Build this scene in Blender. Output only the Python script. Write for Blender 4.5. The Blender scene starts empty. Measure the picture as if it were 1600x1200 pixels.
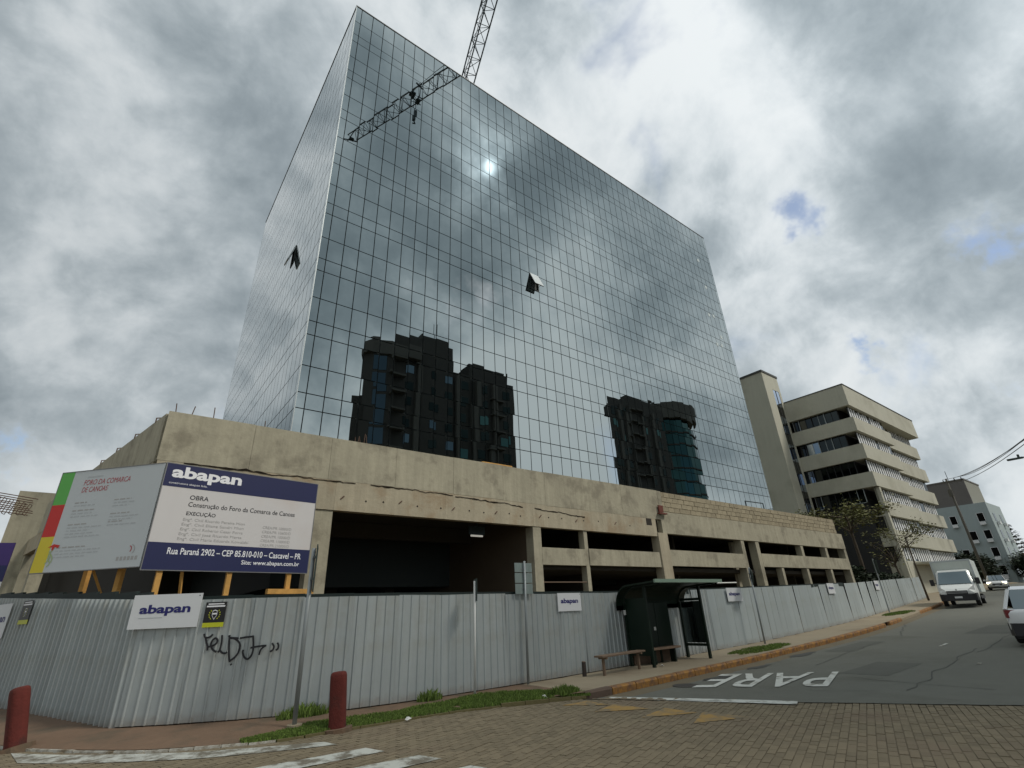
import bpy, bmesh, math, random
from mathutils import Vector, Matrix, noise as mnoise
rnd = random.Random(7)
PI = math.pi
sc = bpy.context.scene
COL = sc.collection

# ------------------------------------------------------------------ camera
F_PX, YAW, PITCH, ROLL, EYE = 774.14, math.radians(38.14), math.radians(24.73), math.radians(-2.503), 1.65
_f = Vector((math.cos(PITCH)*math.sin(YAW), math.cos(PITCH)*math.cos(YAW), math.sin(PITCH)))
_r = Vector((math.cos(YAW), -math.sin(YAW), 0)); _u = _r.cross(_f)
CR = math.cos(ROLL)*_r + math.sin(ROLL)*_u
CU = -math.sin(ROLL)*_r + math.cos(ROLL)*_u
CAM = Vector((0, 0, EYE))
cd = bpy.data.cameras.new('camera'); cam = bpy.data.objects.new('camera', cd); COL.objects.link(cam)
cd.sensor_fit = 'HORIZONTAL'; cd.sensor_width = 36.0; cd.lens = F_PX/1600*36.0
cd.clip_start = 0.05; cd.clip_end = 3000
cam.matrix_world = Matrix(((CR.x, CU.x, -_f.x, CAM.x), (CR.y, CU.y, -_f.y, CAM.y), (CR.z, CU.z, -_f.z, CAM.z), (0, 0, 0, 1)))
sc.camera = cam

def ray(px, py):                      # survey helper: bearing of a photographed point
    return (CR*(px-800) - CU*(py-600) + _f*F_PX).normalized()
def on_seg(px, py, a, b):             # where that bearing meets the upright plane through a-b
    n = Vector((b[1]-a[1], a[0]-b[0], 0)); d = ray(px, py)
    return CAM + d*((Vector((a[0], a[1], EYE))-CAM).dot(n)/d.dot(n))
def depth(p): return (Vector(p)-CAM).dot(_f)
def proj(p):
    v = Vector(p)-CAM; z = v.dot(_f)
    return None if z < .1 else (800+F_PX*v.dot(CR)/z, 600-F_PX*v.dot(CU)/z)

# ------------------------------------------------------------------ sky, sun, exposure
SUN = Vector((0.39, -0.54, 0.75)).normalized()
SUN_EL = math.asin(SUN.z); SUN_AZ = math.atan2(SUN.x, SUN.y)
world = bpy.data.worlds.new('World'); sc.world = world; world.use_nodes = True
nt = world.node_tree; nt.nodes.clear()
def N(tree, typ, **kw):
    n = tree.nodes.new(typ)
    for k, v in kw.items():
        if k.startswith('i_'):
            n.inputs[int(k[2:]) if k[2:].isdigit() else k[2:].replace('_', ' ')].default_value = v
        else: setattr(n, k, v)
    return n
def L(tree, a, b): tree.links.new(a, b)
def math_node(tree, op, a, b=None, c=None, clamp=False):
    n = tree.nodes.new('ShaderNodeMath'); n.operation = op; n.use_clamp = clamp
    for i, v in enumerate((a, b, c)):
        if v is None: continue
        if isinstance(v, (int, float)): n.inputs[i].default_value = v
        else: tree.links.new(v, n.inputs[i])
    return n.outputs[0]
def build_sky():
    t = nt
    out = N(t, 'ShaderNodeOutputWorld'); bg = N(t, 'ShaderNodeBackground'); bg.inputs[1].default_value = 0.1
    L(t, bg.outputs[0], out.inputs[0])
    sky = N(t, 'ShaderNodeTexSky', sky_type='NISHITA', sun_disc=False, sun_elevation=SUN_EL, sun_rotation=SUN_AZ, altitude=50.0, air_density=1.0, dust_density=1.5, ozone_density=1.0)
    tc = N(t, 'ShaderNodeTexCoord'); nrm = N(t, 'ShaderNodeVectorMath', operation='NORMALIZE'); L(t, tc.outputs['Generated'], nrm.inputs[0])
    sep = N(t, 'ShaderNodeSeparateXYZ'); L(t, nrm.outputs[0], sep.inputs[0])
    zc = math_node(t, 'ADD', math_node(t, 'MAXIMUM', sep.outputs[2], 0.0), 1.0)
    px = math_node(t, 'DIVIDE', sep.outputs[0], zc); py = math_node(t, 'DIVIDE', sep.outputs[1], zc)
    cb = N(t, 'ShaderNodeCombineXYZ'); L(t, px, cb.inputs[0]); L(t, py, cb.inputs[1]); cb.inputs[2].default_value = 3.7
    def noise(scale, detail, rough, dist, off):
        m = N(t, 'ShaderNodeVectorMath', operation='ADD'); L(t, cb.outputs[0], m.inputs[0]); m.inputs[1].default_value = off
        n = N(t, 'ShaderNodeTexNoise', noise_dimensions='3D'); n.inputs['Scale'].default_value = scale; n.inputs['Detail'].default_value = detail
        n.inputs['Roughness'].default_value = rough; n.inputs['Distortion'].default_value = dist; L(t, m.outputs[0], n.inputs['Vector']); return n.outputs[0]
    big = noise(2.2, 2.0, .45, .2, (2.3, 7.1, 0)); mid = noise(5.6, 6.0, .55, .3, (0.4, 1.9, 4)); fine = noise(15.0, 6.0, .6, .25, (5.0, 2.0, 9))
    # thickness of the cloud deck 0..1
    th = math_node(t, 'ADD', math_node(t, 'MULTIPLY', big, .42), math_node(t, 'ADD', math_node(t, 'MULTIPLY', mid, .42), math_node(t, 'MULTIPLY', fine, .17)))
    # larger masses: thick banks (+) and thin, bright stretches (-); mir = sky behind the viewer, known from the mirror facade
    for (px_, py_, mir, k_, a_) in ((150, 240, 0, 12, .028), (1020, 70, 0, 30, -.06), (1180, 260, 0, 40, -.05), (1450, 120, 0, 30, -.05), (1300, 140, 0, 90, .05), (1395, 270, 0, 350, .07), (1330, 560, 0, 25, -.055), (1580, 700, 0, 60, -.04), (60, 640, 0, 60, -.05),
                                    (690, 330, 1, 30, .085), (880, 300, 1, 60, .06), (1020, 450, 1, 120, .06), (960, 370, 1, 160, -.07), (760, 262, 1, 300, -.08), (640, 620, 1, 30, -.14), (900, 660, 1, 30, -.13), (1130, 700, 1, 60, .05)):
        c = ray(px_, py_); c = Vector((c.x, -c.y, c.z)) if mir else c
        dd = N(t, 'ShaderNodeVectorMath', operation='DOT_PRODUCT'); L(t, nrm.outputs[0], dd.inputs[0]); dd.inputs[1].default_value = c
        e = math_node(t, 'EXPONENT', math_node(t, 'MULTIPLY', math_node(t, 'SUBTRACT', dd.outputs['Value'], 1.0), float(k_)))
        th = math_node(t, 'MULTIPLY_ADD', e, a_, th)
    ramp = N(t, 'ShaderNodeValToRGB'); L(t, th, ramp.inputs[0]); cr = ramp.color_ramp; cr.interpolation = 'B_SPLINE'
    stops = [(.42, (.94, .985, 1.0)), (.475, (.76, .825, .86)), (.52, (.53, .60, .64)), (.575, (.36, .425, .465)), (.66, (.23, .28, .315))]
    while len(cr.elements) < len(stops): cr.elements.new(.5)
    for e, (p, c) in zip(cr.elements, stops): e.position = p; e.color = (*c, 1)
    # forward scattering round the veiled sun
    dt = N(t, 'ShaderNodeVectorMath', operation='DOT_PRODUCT'); L(t, nrm.outputs[0], dt.inputs[0]); dt.inputs[1].default_value = SUN
    d = math_node(t, 'MAXIMUM', dt.outputs['Value'], 0.0)
    h = math_node(t, 'MULTIPLY_ADD', dt.outputs['Value'], .5, .5)
    thin = math_node(t, 'MULTIPLY_ADD', math_node(t, 'SUBTRACT', .56, th), 6.0, .15, clamp=True)
    glow = math_node(t, 'ADD', math_node(t, 'ADD', math_node(t, 'MULTIPLY', math_node(t, 'POWER', h, 3.0), .42),
            math_node(t, 'MULTIPLY', math_node(t, 'MULTIPLY', math_node(t, 'POWER', d, 420.0), 2.6), thin)), math_node(t, 'MULTIPLY', math_node(t, 'MULTIPLY', math_node(t, 'POWER', d, 16000.0), 14.0), thin))
    fac = math_node(t, 'MULTIPLY', math_node(t, 'ADD', glow, .76), 6.4)
    cl = N(t, 'ShaderNodeVectorMath', operation='SCALE'); L(t, ramp.outputs[0], cl.inputs[0]); L(t, fac, cl.inputs['Scale'])
    # gaps in the deck
    gap = noise(3.0, 6.0, .55, .5, (9.3, 3.3, 1.0))
    g = N(t, 'ShaderNodeMapRange'); g.interpolation_type = 'SMOOTHSTEP'; L(t, gap, g.inputs[0]); g.inputs[1].default_value = .27; g.inputs[2].default_value = .39; g.inputs[3].default_value = .25; g.inputs[4].default_value = 1.0
    wn = N(t, 'ShaderNodeTexNoise'); wn.inputs['Scale'].default_value = 9.0; wn.inputs['Detail'].default_value = 5.0; wn.inputs['Roughness'].default_value = .6; L(t, cb.outputs[0], wn.inputs['Vector'])
    w1 = N(t, 'ShaderNodeVectorMath', operation='SUBTRACT'); L(t, wn.outputs['Color'], w1.inputs[0]); w1.inputs[1].default_value = (.5, .5, .5)
    w2 = N(t, 'ShaderNodeVectorMath', operation='MULTIPLY_ADD'); L(t, w1.outputs[0], w2.inputs[0]); w2.inputs[1].default_value = (.30, .30, .22); L(t, nrm.outputs[0], w2.inputs[2])
    warp = N(t, 'ShaderNodeVectorMath', operation='NORMALIZE'); L(t, w2.outputs[0], warp.inputs[0])
    hole = None                                     # small breaks in the deck, ragged by the same noise
    for (px_, py_, k_, a_) in ((1240, 362, 1100, .9), (1540, 370, 1300, .85), (1392, 534, 2000, .8), (70, 705, 700, .9), (190, 690, 800, .8), (1560, 640, 1500, .55)):
        dd = N(t, 'ShaderNodeVectorMath', operation='DOT_PRODUCT'); L(t, warp.outputs[0], dd.inputs[0]); dd.inputs[1].default_value = ray(px_, py_)
        e = math_node(t, 'MULTIPLY', math_node(t, 'EXPONENT', math_node(t, 'MULTIPLY', math_node(t, 'SUBTRACT', dd.outputs['Value'], 1.0), float(k_))), a_)
        hole = e if hole is None else math_node(t, 'MAXIMUM', hole, e)
    rag = math_node(t, 'MULTIPLY', hole, math_node(t, 'ADD', math_node(t, 'MULTIPLY_ADD', math_node(t, 'SUBTRACT', .5, mid), 5.0, .55), math_node(t, 'MULTIPLY', math_node(t, 'SUBTRACT', .5, fine), 5.0), clamp=True))
    hs = N(t, 'ShaderNodeMapRange'); hs.interpolation_type = 'SMOOTHSTEP'; L(t, rag, hs.inputs[0]); hs.inputs[1].default_value = .18; hs.inputs[2].default_value = .95; hs.inputs[4].default_value = .85
    cover = math_node(t, 'SUBTRACT', g.outputs[0], hs.outputs[0], clamp=True)
    mx = N(t, 'ShaderNodeMix', data_type='RGBA'); L(t, cover, mx.inputs[0]); L(t, sky.outputs[0], mx.inputs[6]); L(t, cl.outputs[0], mx.inputs[7])
    # pale haze towards the horizon
    hz = math_node(t, 'POWER', math_node(t, 'SUBTRACT', 1.0, math_node(t, 'MAXIMUM', sep.outputs[2], 0.0)), 9.0)
    hz = math_node(t, 'MULTIPLY', hz, .65)
    mh = N(t, 'ShaderNodeMix', data_type='RGBA'); L(t, hz, mh.inputs[0]); L(t, mx.outputs[2], mh.inputs[6]); mh.inputs[7].default_value = (5.6, 6.1, 6.3, 1)
    L(t, mh.outputs[2], bg.inputs[0])
build_sky()
world.cycles.sampling_method = 'MANUAL'; world.cycles.sample_map_resolution = 512
sd = bpy.data.lights.new('sun', 'SUN'); sd.energy = 1.5; sd.angle = math.radians(12); sd.color = (1, .95, .86)
so = bpy.data.objects.new('sun', sd); COL.objects.link(so); so.rotation_euler = SUN.to_track_quat('Z', 'Y').to_euler(); so.location = (0, 0, 80)
sd.cycles.use_multiple_importance_sampling = False
sc.render.engine = 'CYCLES'
sc.view_settings.view_transform = 'Standard'; sc.view_settings.look = 'None'; sc.view_settings.exposure = 0.5; sc.view_settings.gamma = 1.0; sc.view_settings.use_curve_mapping = False
sc.cycles.max_bounces = 6; sc.cycles.diffuse_bounces = 3; sc.cycles.glossy_bounces = 4; sc.cycles.transparent_max_bounces = 6; sc.cycles.use_denoising = True
sc.cycles.sample_clamp_indirect = 4.0

# ------------------------------------------------------------------ materials
MATS = {}
def mat(name, col, rough=.8, var=.25, scale=1.5, metallic=0.0, bump=0.0, bscale=None, streak=0.0, stain=None, stain_amt=.5, stain_scale=.5, spec=.35, island=0.0, emit=None, coat=0.0, mud=False):
    """Principled surface: two octaves of tone noise, optional vertical run-off streaks and stains with their own shape."""
    if name in MATS: return MATS[name]
    m = bpy.data.materials.new(name); m.use_nodes = True; t = m.node_tree; b = t.nodes['Principled BSDF']
    b.inputs['Roughness'].default_value = rough; b.inputs['Metallic'].default_value = metallic
    b.inputs['Specular IOR Level'].default_value = spec
    if coat: b.inputs['Coat Weight'].default_value = coat; b.inputs['Coat Roughness'].default_value = .08
    tc = N(t, 'ShaderNodeTexCoord')
    def nz(s, det, vec=None, rg=.6):
        n = N(t, 'ShaderNodeTexNoise'); n.inputs['Scale'].default_value = s; n.inputs['Detail'].default_value = det; n.inputs['Roughness'].default_value = rg
        L(t, vec if vec else tc.outputs['Object'], n.inputs['Vector']); return n.outputs[0]
    val = math_node(t, 'ADD', math_node(t, 'MULTIPLY', nz(scale, 5), .65), math_node(t, 'MULTIPLY', nz(scale*7.3, 4), .35))
    val = math_node(t, 'MULTIPLY_ADD', math_node(t, 'SUBTRACT', val, .5), var*2.6, 1.0)
    if streak:
        mp = N(t, 'ShaderNodeMapping'); L(t, tc.outputs['Object'], mp.inputs[0]); mp.inputs['Scale'].default_value = (3.0, 3.0, .22)
        s = nz(1.6, 6, mp.outputs[0], .65)
        val = math_node(t, 'MULTIPLY', val, math_node(t, 'MULTIPLY_ADD', math_node(t, 'SUBTRACT', s, .5), streak*2.4, 1.0))
    if island:
        gi = N(t, 'ShaderNodeNewGeometry'); oi = N(t, 'ShaderNodeObjectInfo')
        r = math_node(t, 'FRACT', math_node(t, 'ADD', gi.outputs['Random Per Island'], oi.outputs['Random']))
        val = math_node(t, 'MULTIPLY', val, math_node(t, 'MULTIPLY_ADD', math_node(t, 'SUBTRACT', r, .5), island*2, 1.0))
    sc_ = N(t, 'ShaderNodeVectorMath', operation='SCALE'); sc_.inputs[0].default_value = col; L(t, val, sc_.inputs['Scale'])
    c = sc_.outputs[0]
    if stain:
        sn = nz(stain_scale, 7, rg=.62); mr = N(t, 'ShaderNodeMapRange'); mr.interpolation_type = 'SMOOTHSTEP'; L(t, sn, mr.inputs[0]); mr.inputs[1].default_value = .48; mr.inputs[2].default_value = .68; mr.inputs[4].default_value = stain_amt
        mx = N(t, 'ShaderNodeMix', data_type='RGBA'); L(t, mr.outputs[0], mx.inputs[0]); L(t, c, mx.inputs[6]); mx.inputs[7].default_value = (*stain, 1); c = mx.outputs[2]
    if mud:                                  # splashed earth along the foot of a sheet, ragged
        sx = N(t, 'ShaderNodeSeparateXYZ'); L(t, tc.outputs['Object'], sx.inputs[0])
        hgt = math_node(t, 'SUBTRACT', math_node(t, 'MULTIPLY', nz(5.0, 7, rg=.7), .45), sx.outputs[2])
        mr2 = N(t, 'ShaderNodeMapRange'); mr2.interpolation_type = 'SMOOTHSTEP'; L(t, hgt, mr2.inputs[0]); mr2.inputs[1].default_value = .0; mr2.inputs[2].default_value = .32; mr2.inputs[4].default_value = .5
        mm = N(t, 'ShaderNodeMix', data_type='RGBA'); L(t, mr2.outputs[0], mm.inputs[0]); L(t, c, mm.inputs[6]); mm.inputs[7].default_value = (.19, .135, .085, 1); c = mm.outputs[2]
    L(t, c, b.inputs['Base Color'])
    if bump:
        bp = N(t, 'ShaderNodeBump'); bp.inputs['Strength'].default_value = bump; bp.inputs['Distance'].default_value = .02
        L(t, nz(bscale or scale*9, 5), bp.inputs['Height']); L(t, bp.outputs[0], b.inputs['Normal'])
    if emit:
        b.inputs['Emission Color'].default_value = (*emit[0], 1); b.inputs['Emission Strength'].default_value = emit[1]
    MATS[name] = m; return m
def glass_mat(name, col, wav=0.0, rough=0.0, island=0.0):
    if name in MATS: return MATS[name]
    m = bpy.data.materials.new(name); m.use_nodes = True; t = m.node_tree; b = t.nodes['Principled BSDF']
    b.inputs['Metallic'].default_value = 1.0; b.inputs['Roughness'].default_value = rough; b.inputs['Base Color'].default_value = (*col, 1)
    tc = N(t, 'ShaderNodeTexCoord')
    gi = N(t, 'ShaderNodeNewGeometry')
    if island:
        v = math_node(t, 'MULTIPLY_ADD', gi.outputs['Random Per Island'], island, 1-island/2)
        s = N(t, 'ShaderNodeVectorMath', operation='SCALE'); s.inputs[0].default_value = col; L(t, v, s.inputs['Scale']); L(t, s.outputs[0], b.inputs['Base Color'])
    if wav:
        n = N(t, 'ShaderNodeTexNoise'); n.inputs['Scale'].default_value = .55; n.inputs['Detail'].default_value = 1.0; L(t, gi.outputs['Position'], n.inputs['Vector'])
        bp = N(t, 'ShaderNodeBump'); bp.inputs['Strength'].default_value = wav; bp.inputs['Distance'].default_value = .02; L(t, n.outputs[0], bp.inputs['Height']); L(t, bp.outputs[0], b.inputs['Normal'])
    MATS[name] = m; return m
def worn_paint(name, col, under, amount):
    if name in MATS: return MATS[name]
    m = mat(name, col, .75, .12, 2.0); t = m.node_tree; b = t.nodes['Principled BSDF']; src = b.inputs['Base Color'].links[0].from_socket
    tc = N(t, 'ShaderNodeTexCoord'); n = N(t, 'ShaderNodeTexNoise'); n.inputs['Scale'].default_value = 3.2; n.inputs['Detail'].default_value = 9; n.inputs['Roughness'].default_value = .72; L(t, tc.outputs['Object'], n.inputs['Vector'])
    mr = N(t, 'ShaderNodeMapRange'); L(t, n.outputs[0], mr.inputs[0]); mr.inputs[1].default_value = amount-.07; mr.inputs[2].default_value = amount+.07
    mx = N(t, 'ShaderNodeMix', data_type='RGBA'); L(t, mr.outputs[0], mx.inputs[0]); mx.inputs[6].default_value = (*under, 1); L(t, src, mx.inputs[7]); L(t, mx.outputs[2], b.inputs['Base Color'])
    return m

CONC = mat('raw_concrete', (.355, .325, .24), .9, .22, .9, bump=.6, bscale=7, streak=.26, stain=(.17, .15, .11), stain_amt=.6, stain_scale=1.1)
CONC2 = mat('raw_concrete_lower', (.37, .325, .235), .9, .2, .9, bump=.6, bscale=7, streak=.26, stain=(.27, .185, .105), stain_amt=.6, stain_scale=.8)
CONC_D = mat('concrete_painted_shade', (.07, .062, .05), .95, .2, .8, bump=.3)  # podium inside: shade put into the concrete colour so the openings read black
BLOCK = mat('concrete_block', (.31, .265, .18), .95, .2, 2.0, bump=.6, bscale=14, island=.14)
MORTAR = mat('mortar', (.27, .225, .155), .95, .15, 3.0, bump=.4)
GLASS = glass_mat('mirror_glass', (.345, .385, .387), wav=.07, island=.12)
MULL = mat('dark_mullion', (.03, .04, .04), .6, .1, 2)
COPING = mat('aluminium_coping', (.42, .45, .45), .4, .1, 2, metallic=.6)
STEEL = mat('crane_steel', (.05, .07, .08), .6, .2, 2)
SHEET = mat('galvanised_sheet', (.37, .40, .398), .5, .14, .7, metallic=.3, streak=.16, bump=.25, bscale=2.5, stain=(.29, .27, .21), stain_amt=.5, stain_scale=.6, island=.10, mud=True)
SHEETF = mat('painted_sheet', (.37, .41, .41), .6, .08, .4, metallic=.1, streak=.12, stain=(.28, .28, .23), stain_amt=.45, stain_scale=.5, island=.07, mud=True)
RAIL = mat('dark_green_rail', (.012, .022, .02), .7, .2, 2)
TIMBER = mat('formwork_timber', (.52, .28, .075), .8, .25, 1.2, streak=.3, bump=.3, bscale=18)
NAVY = mat('navy_print', (.016, .02, .075), .5, .12, 1.2)
WHITEB = mat('white_board', (.56, .54, .53), .5, .06, .6, stain=(.50, .40, .33), stain_amt=.35, stain_scale=.35)
WHITEB1 = mat('grey_white_board', (.50, .53, .54), .45, .05, .6)
SIGNW = mat('sign_white', (.62, .63, .64), .5, .05, 1)
INK_W = mat('white_ink', (.78, .78, .8), .5, .04, 1)
INK_B = mat('navy_ink', (.02, .02, .13), .5, .05, 1)
INK_K = mat('black_ink', (.03, .03, .035), .5, .05, 1)
INK_G = mat('faded_grey_ink', (.36, .35, .34), .5, .1, 4)
INK_F = mat('very_faded_ink', (.43, .45, .46), .5, .1, 4)
INK_R = mat('red_ink', (.42, .05, .06), .5, .08, 2)
GREEN = mat('print_green', (.10, .40, .07), .5, .06, 1); RED = mat('print_red', (.52, .02, .015), .5, .06, 1); YEL = mat('print_yellow', (.62, .50, .03), .5, .06, 1)
STICK = mat('sticker_black', (.015, .015, .015), .5, .1, 2); STICKY = mat('sticker_lime', (.48, .50, .02), .5, .1, 2)
SPRAY = mat('black_spray', (.015, .015, .018), .6, .2, 4)
POLE = mat('galvanised_pole', (.26, .28, .28), .5, .15, 1, metallic=.4, streak=.2)
POLED = mat('dark_sign_back', (.03, .045, .04), .6, .15, 2)
PLATE = mat('weathered_plate', (.24, .29, .275), .55, .2, 2, metallic=.3, streak=.3)
WHPOLE = mat('white_pole_paint', (.58, .58, .55), .6, .12, 2)
BOLL = mat('red_bollard_paint', (.10, .018, .013), .9, .35, 2.5, bump=.7, streak=.3, stain=(.035, .018, .014), stain_amt=.8, stain_scale=2.2)
SHEL = mat('bus_shelter_green', (.004, .013, .007), .45, .2, 2); SHELT = mat('shelter_fascia', (.22, .30, .23), .5, .1, 1.5); PAPER = mat('paper_notice', (.6, .6, .57), .8, .1, 3)
SEATW = mat('weathered_seat', (.16, .11, .075), .8, .25, 3, bump=.3)
ASPH = mat('asphalt', (.128, .130, .110), .9, .16, .55, bump=.6, bscale=60, stain=(.088, .088, .070), stain_amt=.6, stain_scale=.28)
PAVER = mat('block_paver', (.172, .140, .090), .92, .22, .5, bump=.5, bscale=35, island=.13, stain=(.16, .115, .08), stain_amt=.5, stain_scale=.4)
JOINT = mat('sand_soil', (.14, .115, .075), .95, .2, .8, bump=.5, bscale=12)
DIRT = mat('red_dirt', (.155, .10, .064), .95, .3, .9, bump=.8, bscale=9, stain=(.095, .075, .05), stain_amt=.8, stain_scale=1.1)
WALK = mat('sidewalk_concrete', (.27, .225, .155), .92, .16, .8, bump=.4, bscale=14, stain=(.19, .145, .095), stain_amt=.6, stain_scale=.6)
KERBY = worn_paint('kerb_yellow', (.34, .165, .035), (.15, .08, .045), .50)
KERBW = worn_paint('kerb_white', (.50, .48, .42), (.20, .155, .10), .50)
PAINTW = worn_paint('road_white', (.52, .53, .49), (.14, .13, .10), .42)
PAINTW2 = worn_paint('road_white_worn', (.44, .45, .41), (.14, .125, .095), .49)
PAINTY = worn_paint('road_yellow', (.31, .19, .055), (.165, .133, .085), .475)
GRASS = mat('grass_blade', (.11, .165, .03), .8, .35, 1.2, island=.35)
LEAF = mat('leaf_green', (.060, .082, .022), .7, .4, .8, island=.45)
LEAFD = mat('leaf_dark', (.022, .035, .016), .7, .4, .8, island=.5)
LEAFO = mat('leaf_olive', (.12, .12, .035), .7, .35, .8, island=.45)
BARK = mat('bark', (.085, .065, .045), .9, .3, 3, bump=.5)
OFFW = mat('office_render', (.49, .475, .385), .85, .07, .3, streak=.09, stain=(.29, .275, .20), stain_amt=.35, stain_scale=.25)
OFFD = mat('office_dark', (.03, .03, .03), .6, .15, 1); WHSL = mat('white_blind', (.75, .76, .76), .6, .06, 1)
OFFG = glass_mat('office_glass', (.07, .075, .075), rough=.04); STG = glass_mat('stair_glass', (.40, .47, .58), rough=.02)
CAPD = mat('dark_capping', (.06, .06, .055), .6, .1, 1)
BLUEW = mat('blue_grey_render', (.36, .42, .42), .85, .08, .3, streak=.1); BLUED = mat('grey_upper_render', (.16, .15, .14), .85, .1, .3, streak=.1); BLUED2 = mat('grey_side_render', (.25, .25, .21), .85, .1, .3)
APTD = mat('backlit_apartment_render', (.055, .055, .05), .8, .15, .3, streak=.15); APTG = glass_mat('apartment_teal_glass', (.05, .11, .11), rough=.05); APTK = glass_mat('apartment_dark_glass', (.02, .03, .03), rough=.05); APTM = mat('apartment_trim', (.10, .10, .09), .8, .1, .4); APTB = glass_mat('apartment_blue_glass', (.10, .15, .19), rough=.05)  # apartment wall colour kept dark to hold the backlit shade
RUST = mat('rusty_rebar', (.11, .065, .045), .8, .3, 6); REDBOX = mat('red_box_paint', (.13, .035, .022), .7, .2, 4)
TRUCKW = mat('truck_white', (.66, .68, .66), .4, .05, .5, coat=.3); TRUCKB = mat('truck_box_panel', (.52, .56, .52), .5, .06, .5, streak=.1); CARW = mat('car_white', (.68, .69, .69), .3, .03, .5, coat=.6)
CARG = glass_mat('vehicle_glass', (.14, .17, .18), rough=.03); TYRE = mat('tyre_rubber', (.02, .02, .02), .85, .2, 4); TRIM = mat('black_trim', (.02, .02, .022), .5, .15, 3); RIM = mat('wheel_rim', (.35, .35, .35), .4, .1, 3, metallic=.8)
LAMPG = mat('headlamp_glass', (.6, .6, .58), .15, .05, 3); LAMPON = mat('headlamp_lit', (.9, .85, .6), .3, .02, 3, emit=((1, .86, .55), 6.0)); LAMPR = mat('tail_lamp', (.14, .012, .012), .3, .05, 3)
TUBE = mat('lit_tube', (.9, .9, .85), .3, .02, 3, emit=((1, .96, .85), .2))
WIRE = mat('cable_black', (.05, .05, .05), .6, .1, 3); UTIL = mat('concrete_pole', (.12, .115, .10), .9, .15, 1)
IRON = mat('cast_iron', (.05, .045, .04), .7, .2, 6, bump=.4)
TILE = mat('red_roof', (.30, .07, .045), .85, .2, 2)

# ------------------------------------------------------------------ mesh helpers
class MB:
    def __init__(s): s.v = []; s.f = []
    def add(s, vs, fs):
        o = len(s.v); s.v += [tuple(v) for v in vs]; s.f += [tuple(i+o for i in f) for f in fs]; return s
    def box(s, x0, x1, y0, y1, z0, z1):
        return s.add([(x0,y0,z0),(x1,y0,z0),(x1,y1,z0),(x0,y1,z0),(x0,y0,z1),(x1,y0,z1),(x1,y1,z1),(x0,y1,z1)], [(0,3,2,1),(4,5,6,7),(0,1,5,4),(1,2,6,5),(2,3,7,6),(3,0,4,7)])
    def boxm(s, M, sx, sy, sz):
        vs = [M @ Vector((a*sx/2, b*sy/2, c*sz/2)) for c in (-1, 1) for a, b in ((-1,-1),(1,-1),(1,1),(-1,1))]
        return s.add(vs, [(0,3,2,1),(4,5,6,7),(0,1,5,4),(1,2,6,5),(2,3,7,6),(3,0,4,7)])
    def tube(s, pts, r, n=6, cap=True):
        pts = [Vector(p) for p in pts]; rs = r if isinstance(r, (list, tuple)) else [r]*len(pts)
        rings = []; o = len(s.v); prev = None
        for i, p in enumerate(pts):
            d = (pts[min(i+1, len(pts)-1)]-pts[max(i-1, 0)]).normalized()
            a = Vector((0, 0, 1)) if abs(d.z) < .9 else Vector((1, 0, 0))
            if prev is not None: a = prev
            x = d.cross(a).normalized() if prev is None else (a-d*a.dot(d)).normalized(); prev = x; y = d.cross(x)
            s.v += [tuple(p+(x*math.cos(2*PI*k/n)+y*math.sin(2*PI*k/n))*rs[i]) for k in range(n)]
        for i in range(len(pts)-1):
            for k in range(n):
                s.f.append((o+i*n+k, o+i*n+(k+1) % n, o+(i+1)*n+(k+1) % n, o+(i+1)*n+k))
        if cap:
            s.f.append(tuple(o+k for k in reversed(range(n)))); s.f.append(tuple(o+(len(pts)-1)*n+k for k in range(n)))
        return s
    def prism(s, poly, z0, z1):
        n = len(poly); a = [(p[0], p[1], z0) for p in poly]; b = [(p[0], p[1], z1) for p in poly]
        return s.add(a+b, [tuple(reversed(range(n))), tuple(range(n, 2*n))]+[(i, (i+1) % n, n+(i+1) % n, n+i) for i in range(n)])
    def loft(s, secs, cap=True):
        n = len(secs[0]); o = len(s.v)
        for q in secs: s.v += [tuple(p) for p in q]
        for i in range(len(secs)-1):
            for k in range(n): s.f.append((o+i*n+k, o+i*n+(k+1) % n, o+(i+1)*n+(k+1) % n, o+(i+1)*n+k))
        if cap: s.f.append(tuple(o+k for k in reversed(range(n)))); s.f.append(tuple(o+(len(secs)-1)*n+k for k in range(n)))
        return s
    def mesh(s, name, m=None, smooth=False, bevel=0):
        me = bpy.data.meshes.new(name); me.from_pydata(s.v, [], s.f); 
        if m: me.materials.append(m)
        bm = bmesh.new(); bm.from_mesh(me)
        if bevel: bmesh.ops.bevel(bm, geom=list(bm.edges), offset=bevel, segments=2, affect='EDGES', profile=.6)
        bmesh.ops.recalc_face_normals(bm, faces=bm.faces); bm.to_mesh(me); bm.free()
        if smooth: me.polygons.foreach_set('use_smooth', [True]*len(me.polygons))
        me.update(); return me
WM = {}
def put(name, me, parent=None, M=None):
    """link one mesh; with a parent, M is its place in the parent's own frame (None: mesh is already in world coordinates)"""
    o = bpy.data.objects.new(name, me); COL.objects.link(o)
    if parent is None:
        WM[o] = M or Matrix.Identity(4); o.matrix_world = WM[o]
    else:
        o.parent = parent
        if M is None: o.matrix_parent_inverse = WM[parent].inverted(); WM[o] = Matrix.Identity(4)
        else: o.matrix_local = M; WM[o] = WM[parent] @ M
    return o
def part(name, mb, m, parent, M=None, smooth=False, bevel=0, kind=None):
    o = put(name, mb.mesh(name, m, smooth, bevel), parent, M)
    if kind: o['kind'] = kind
    return o
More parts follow.
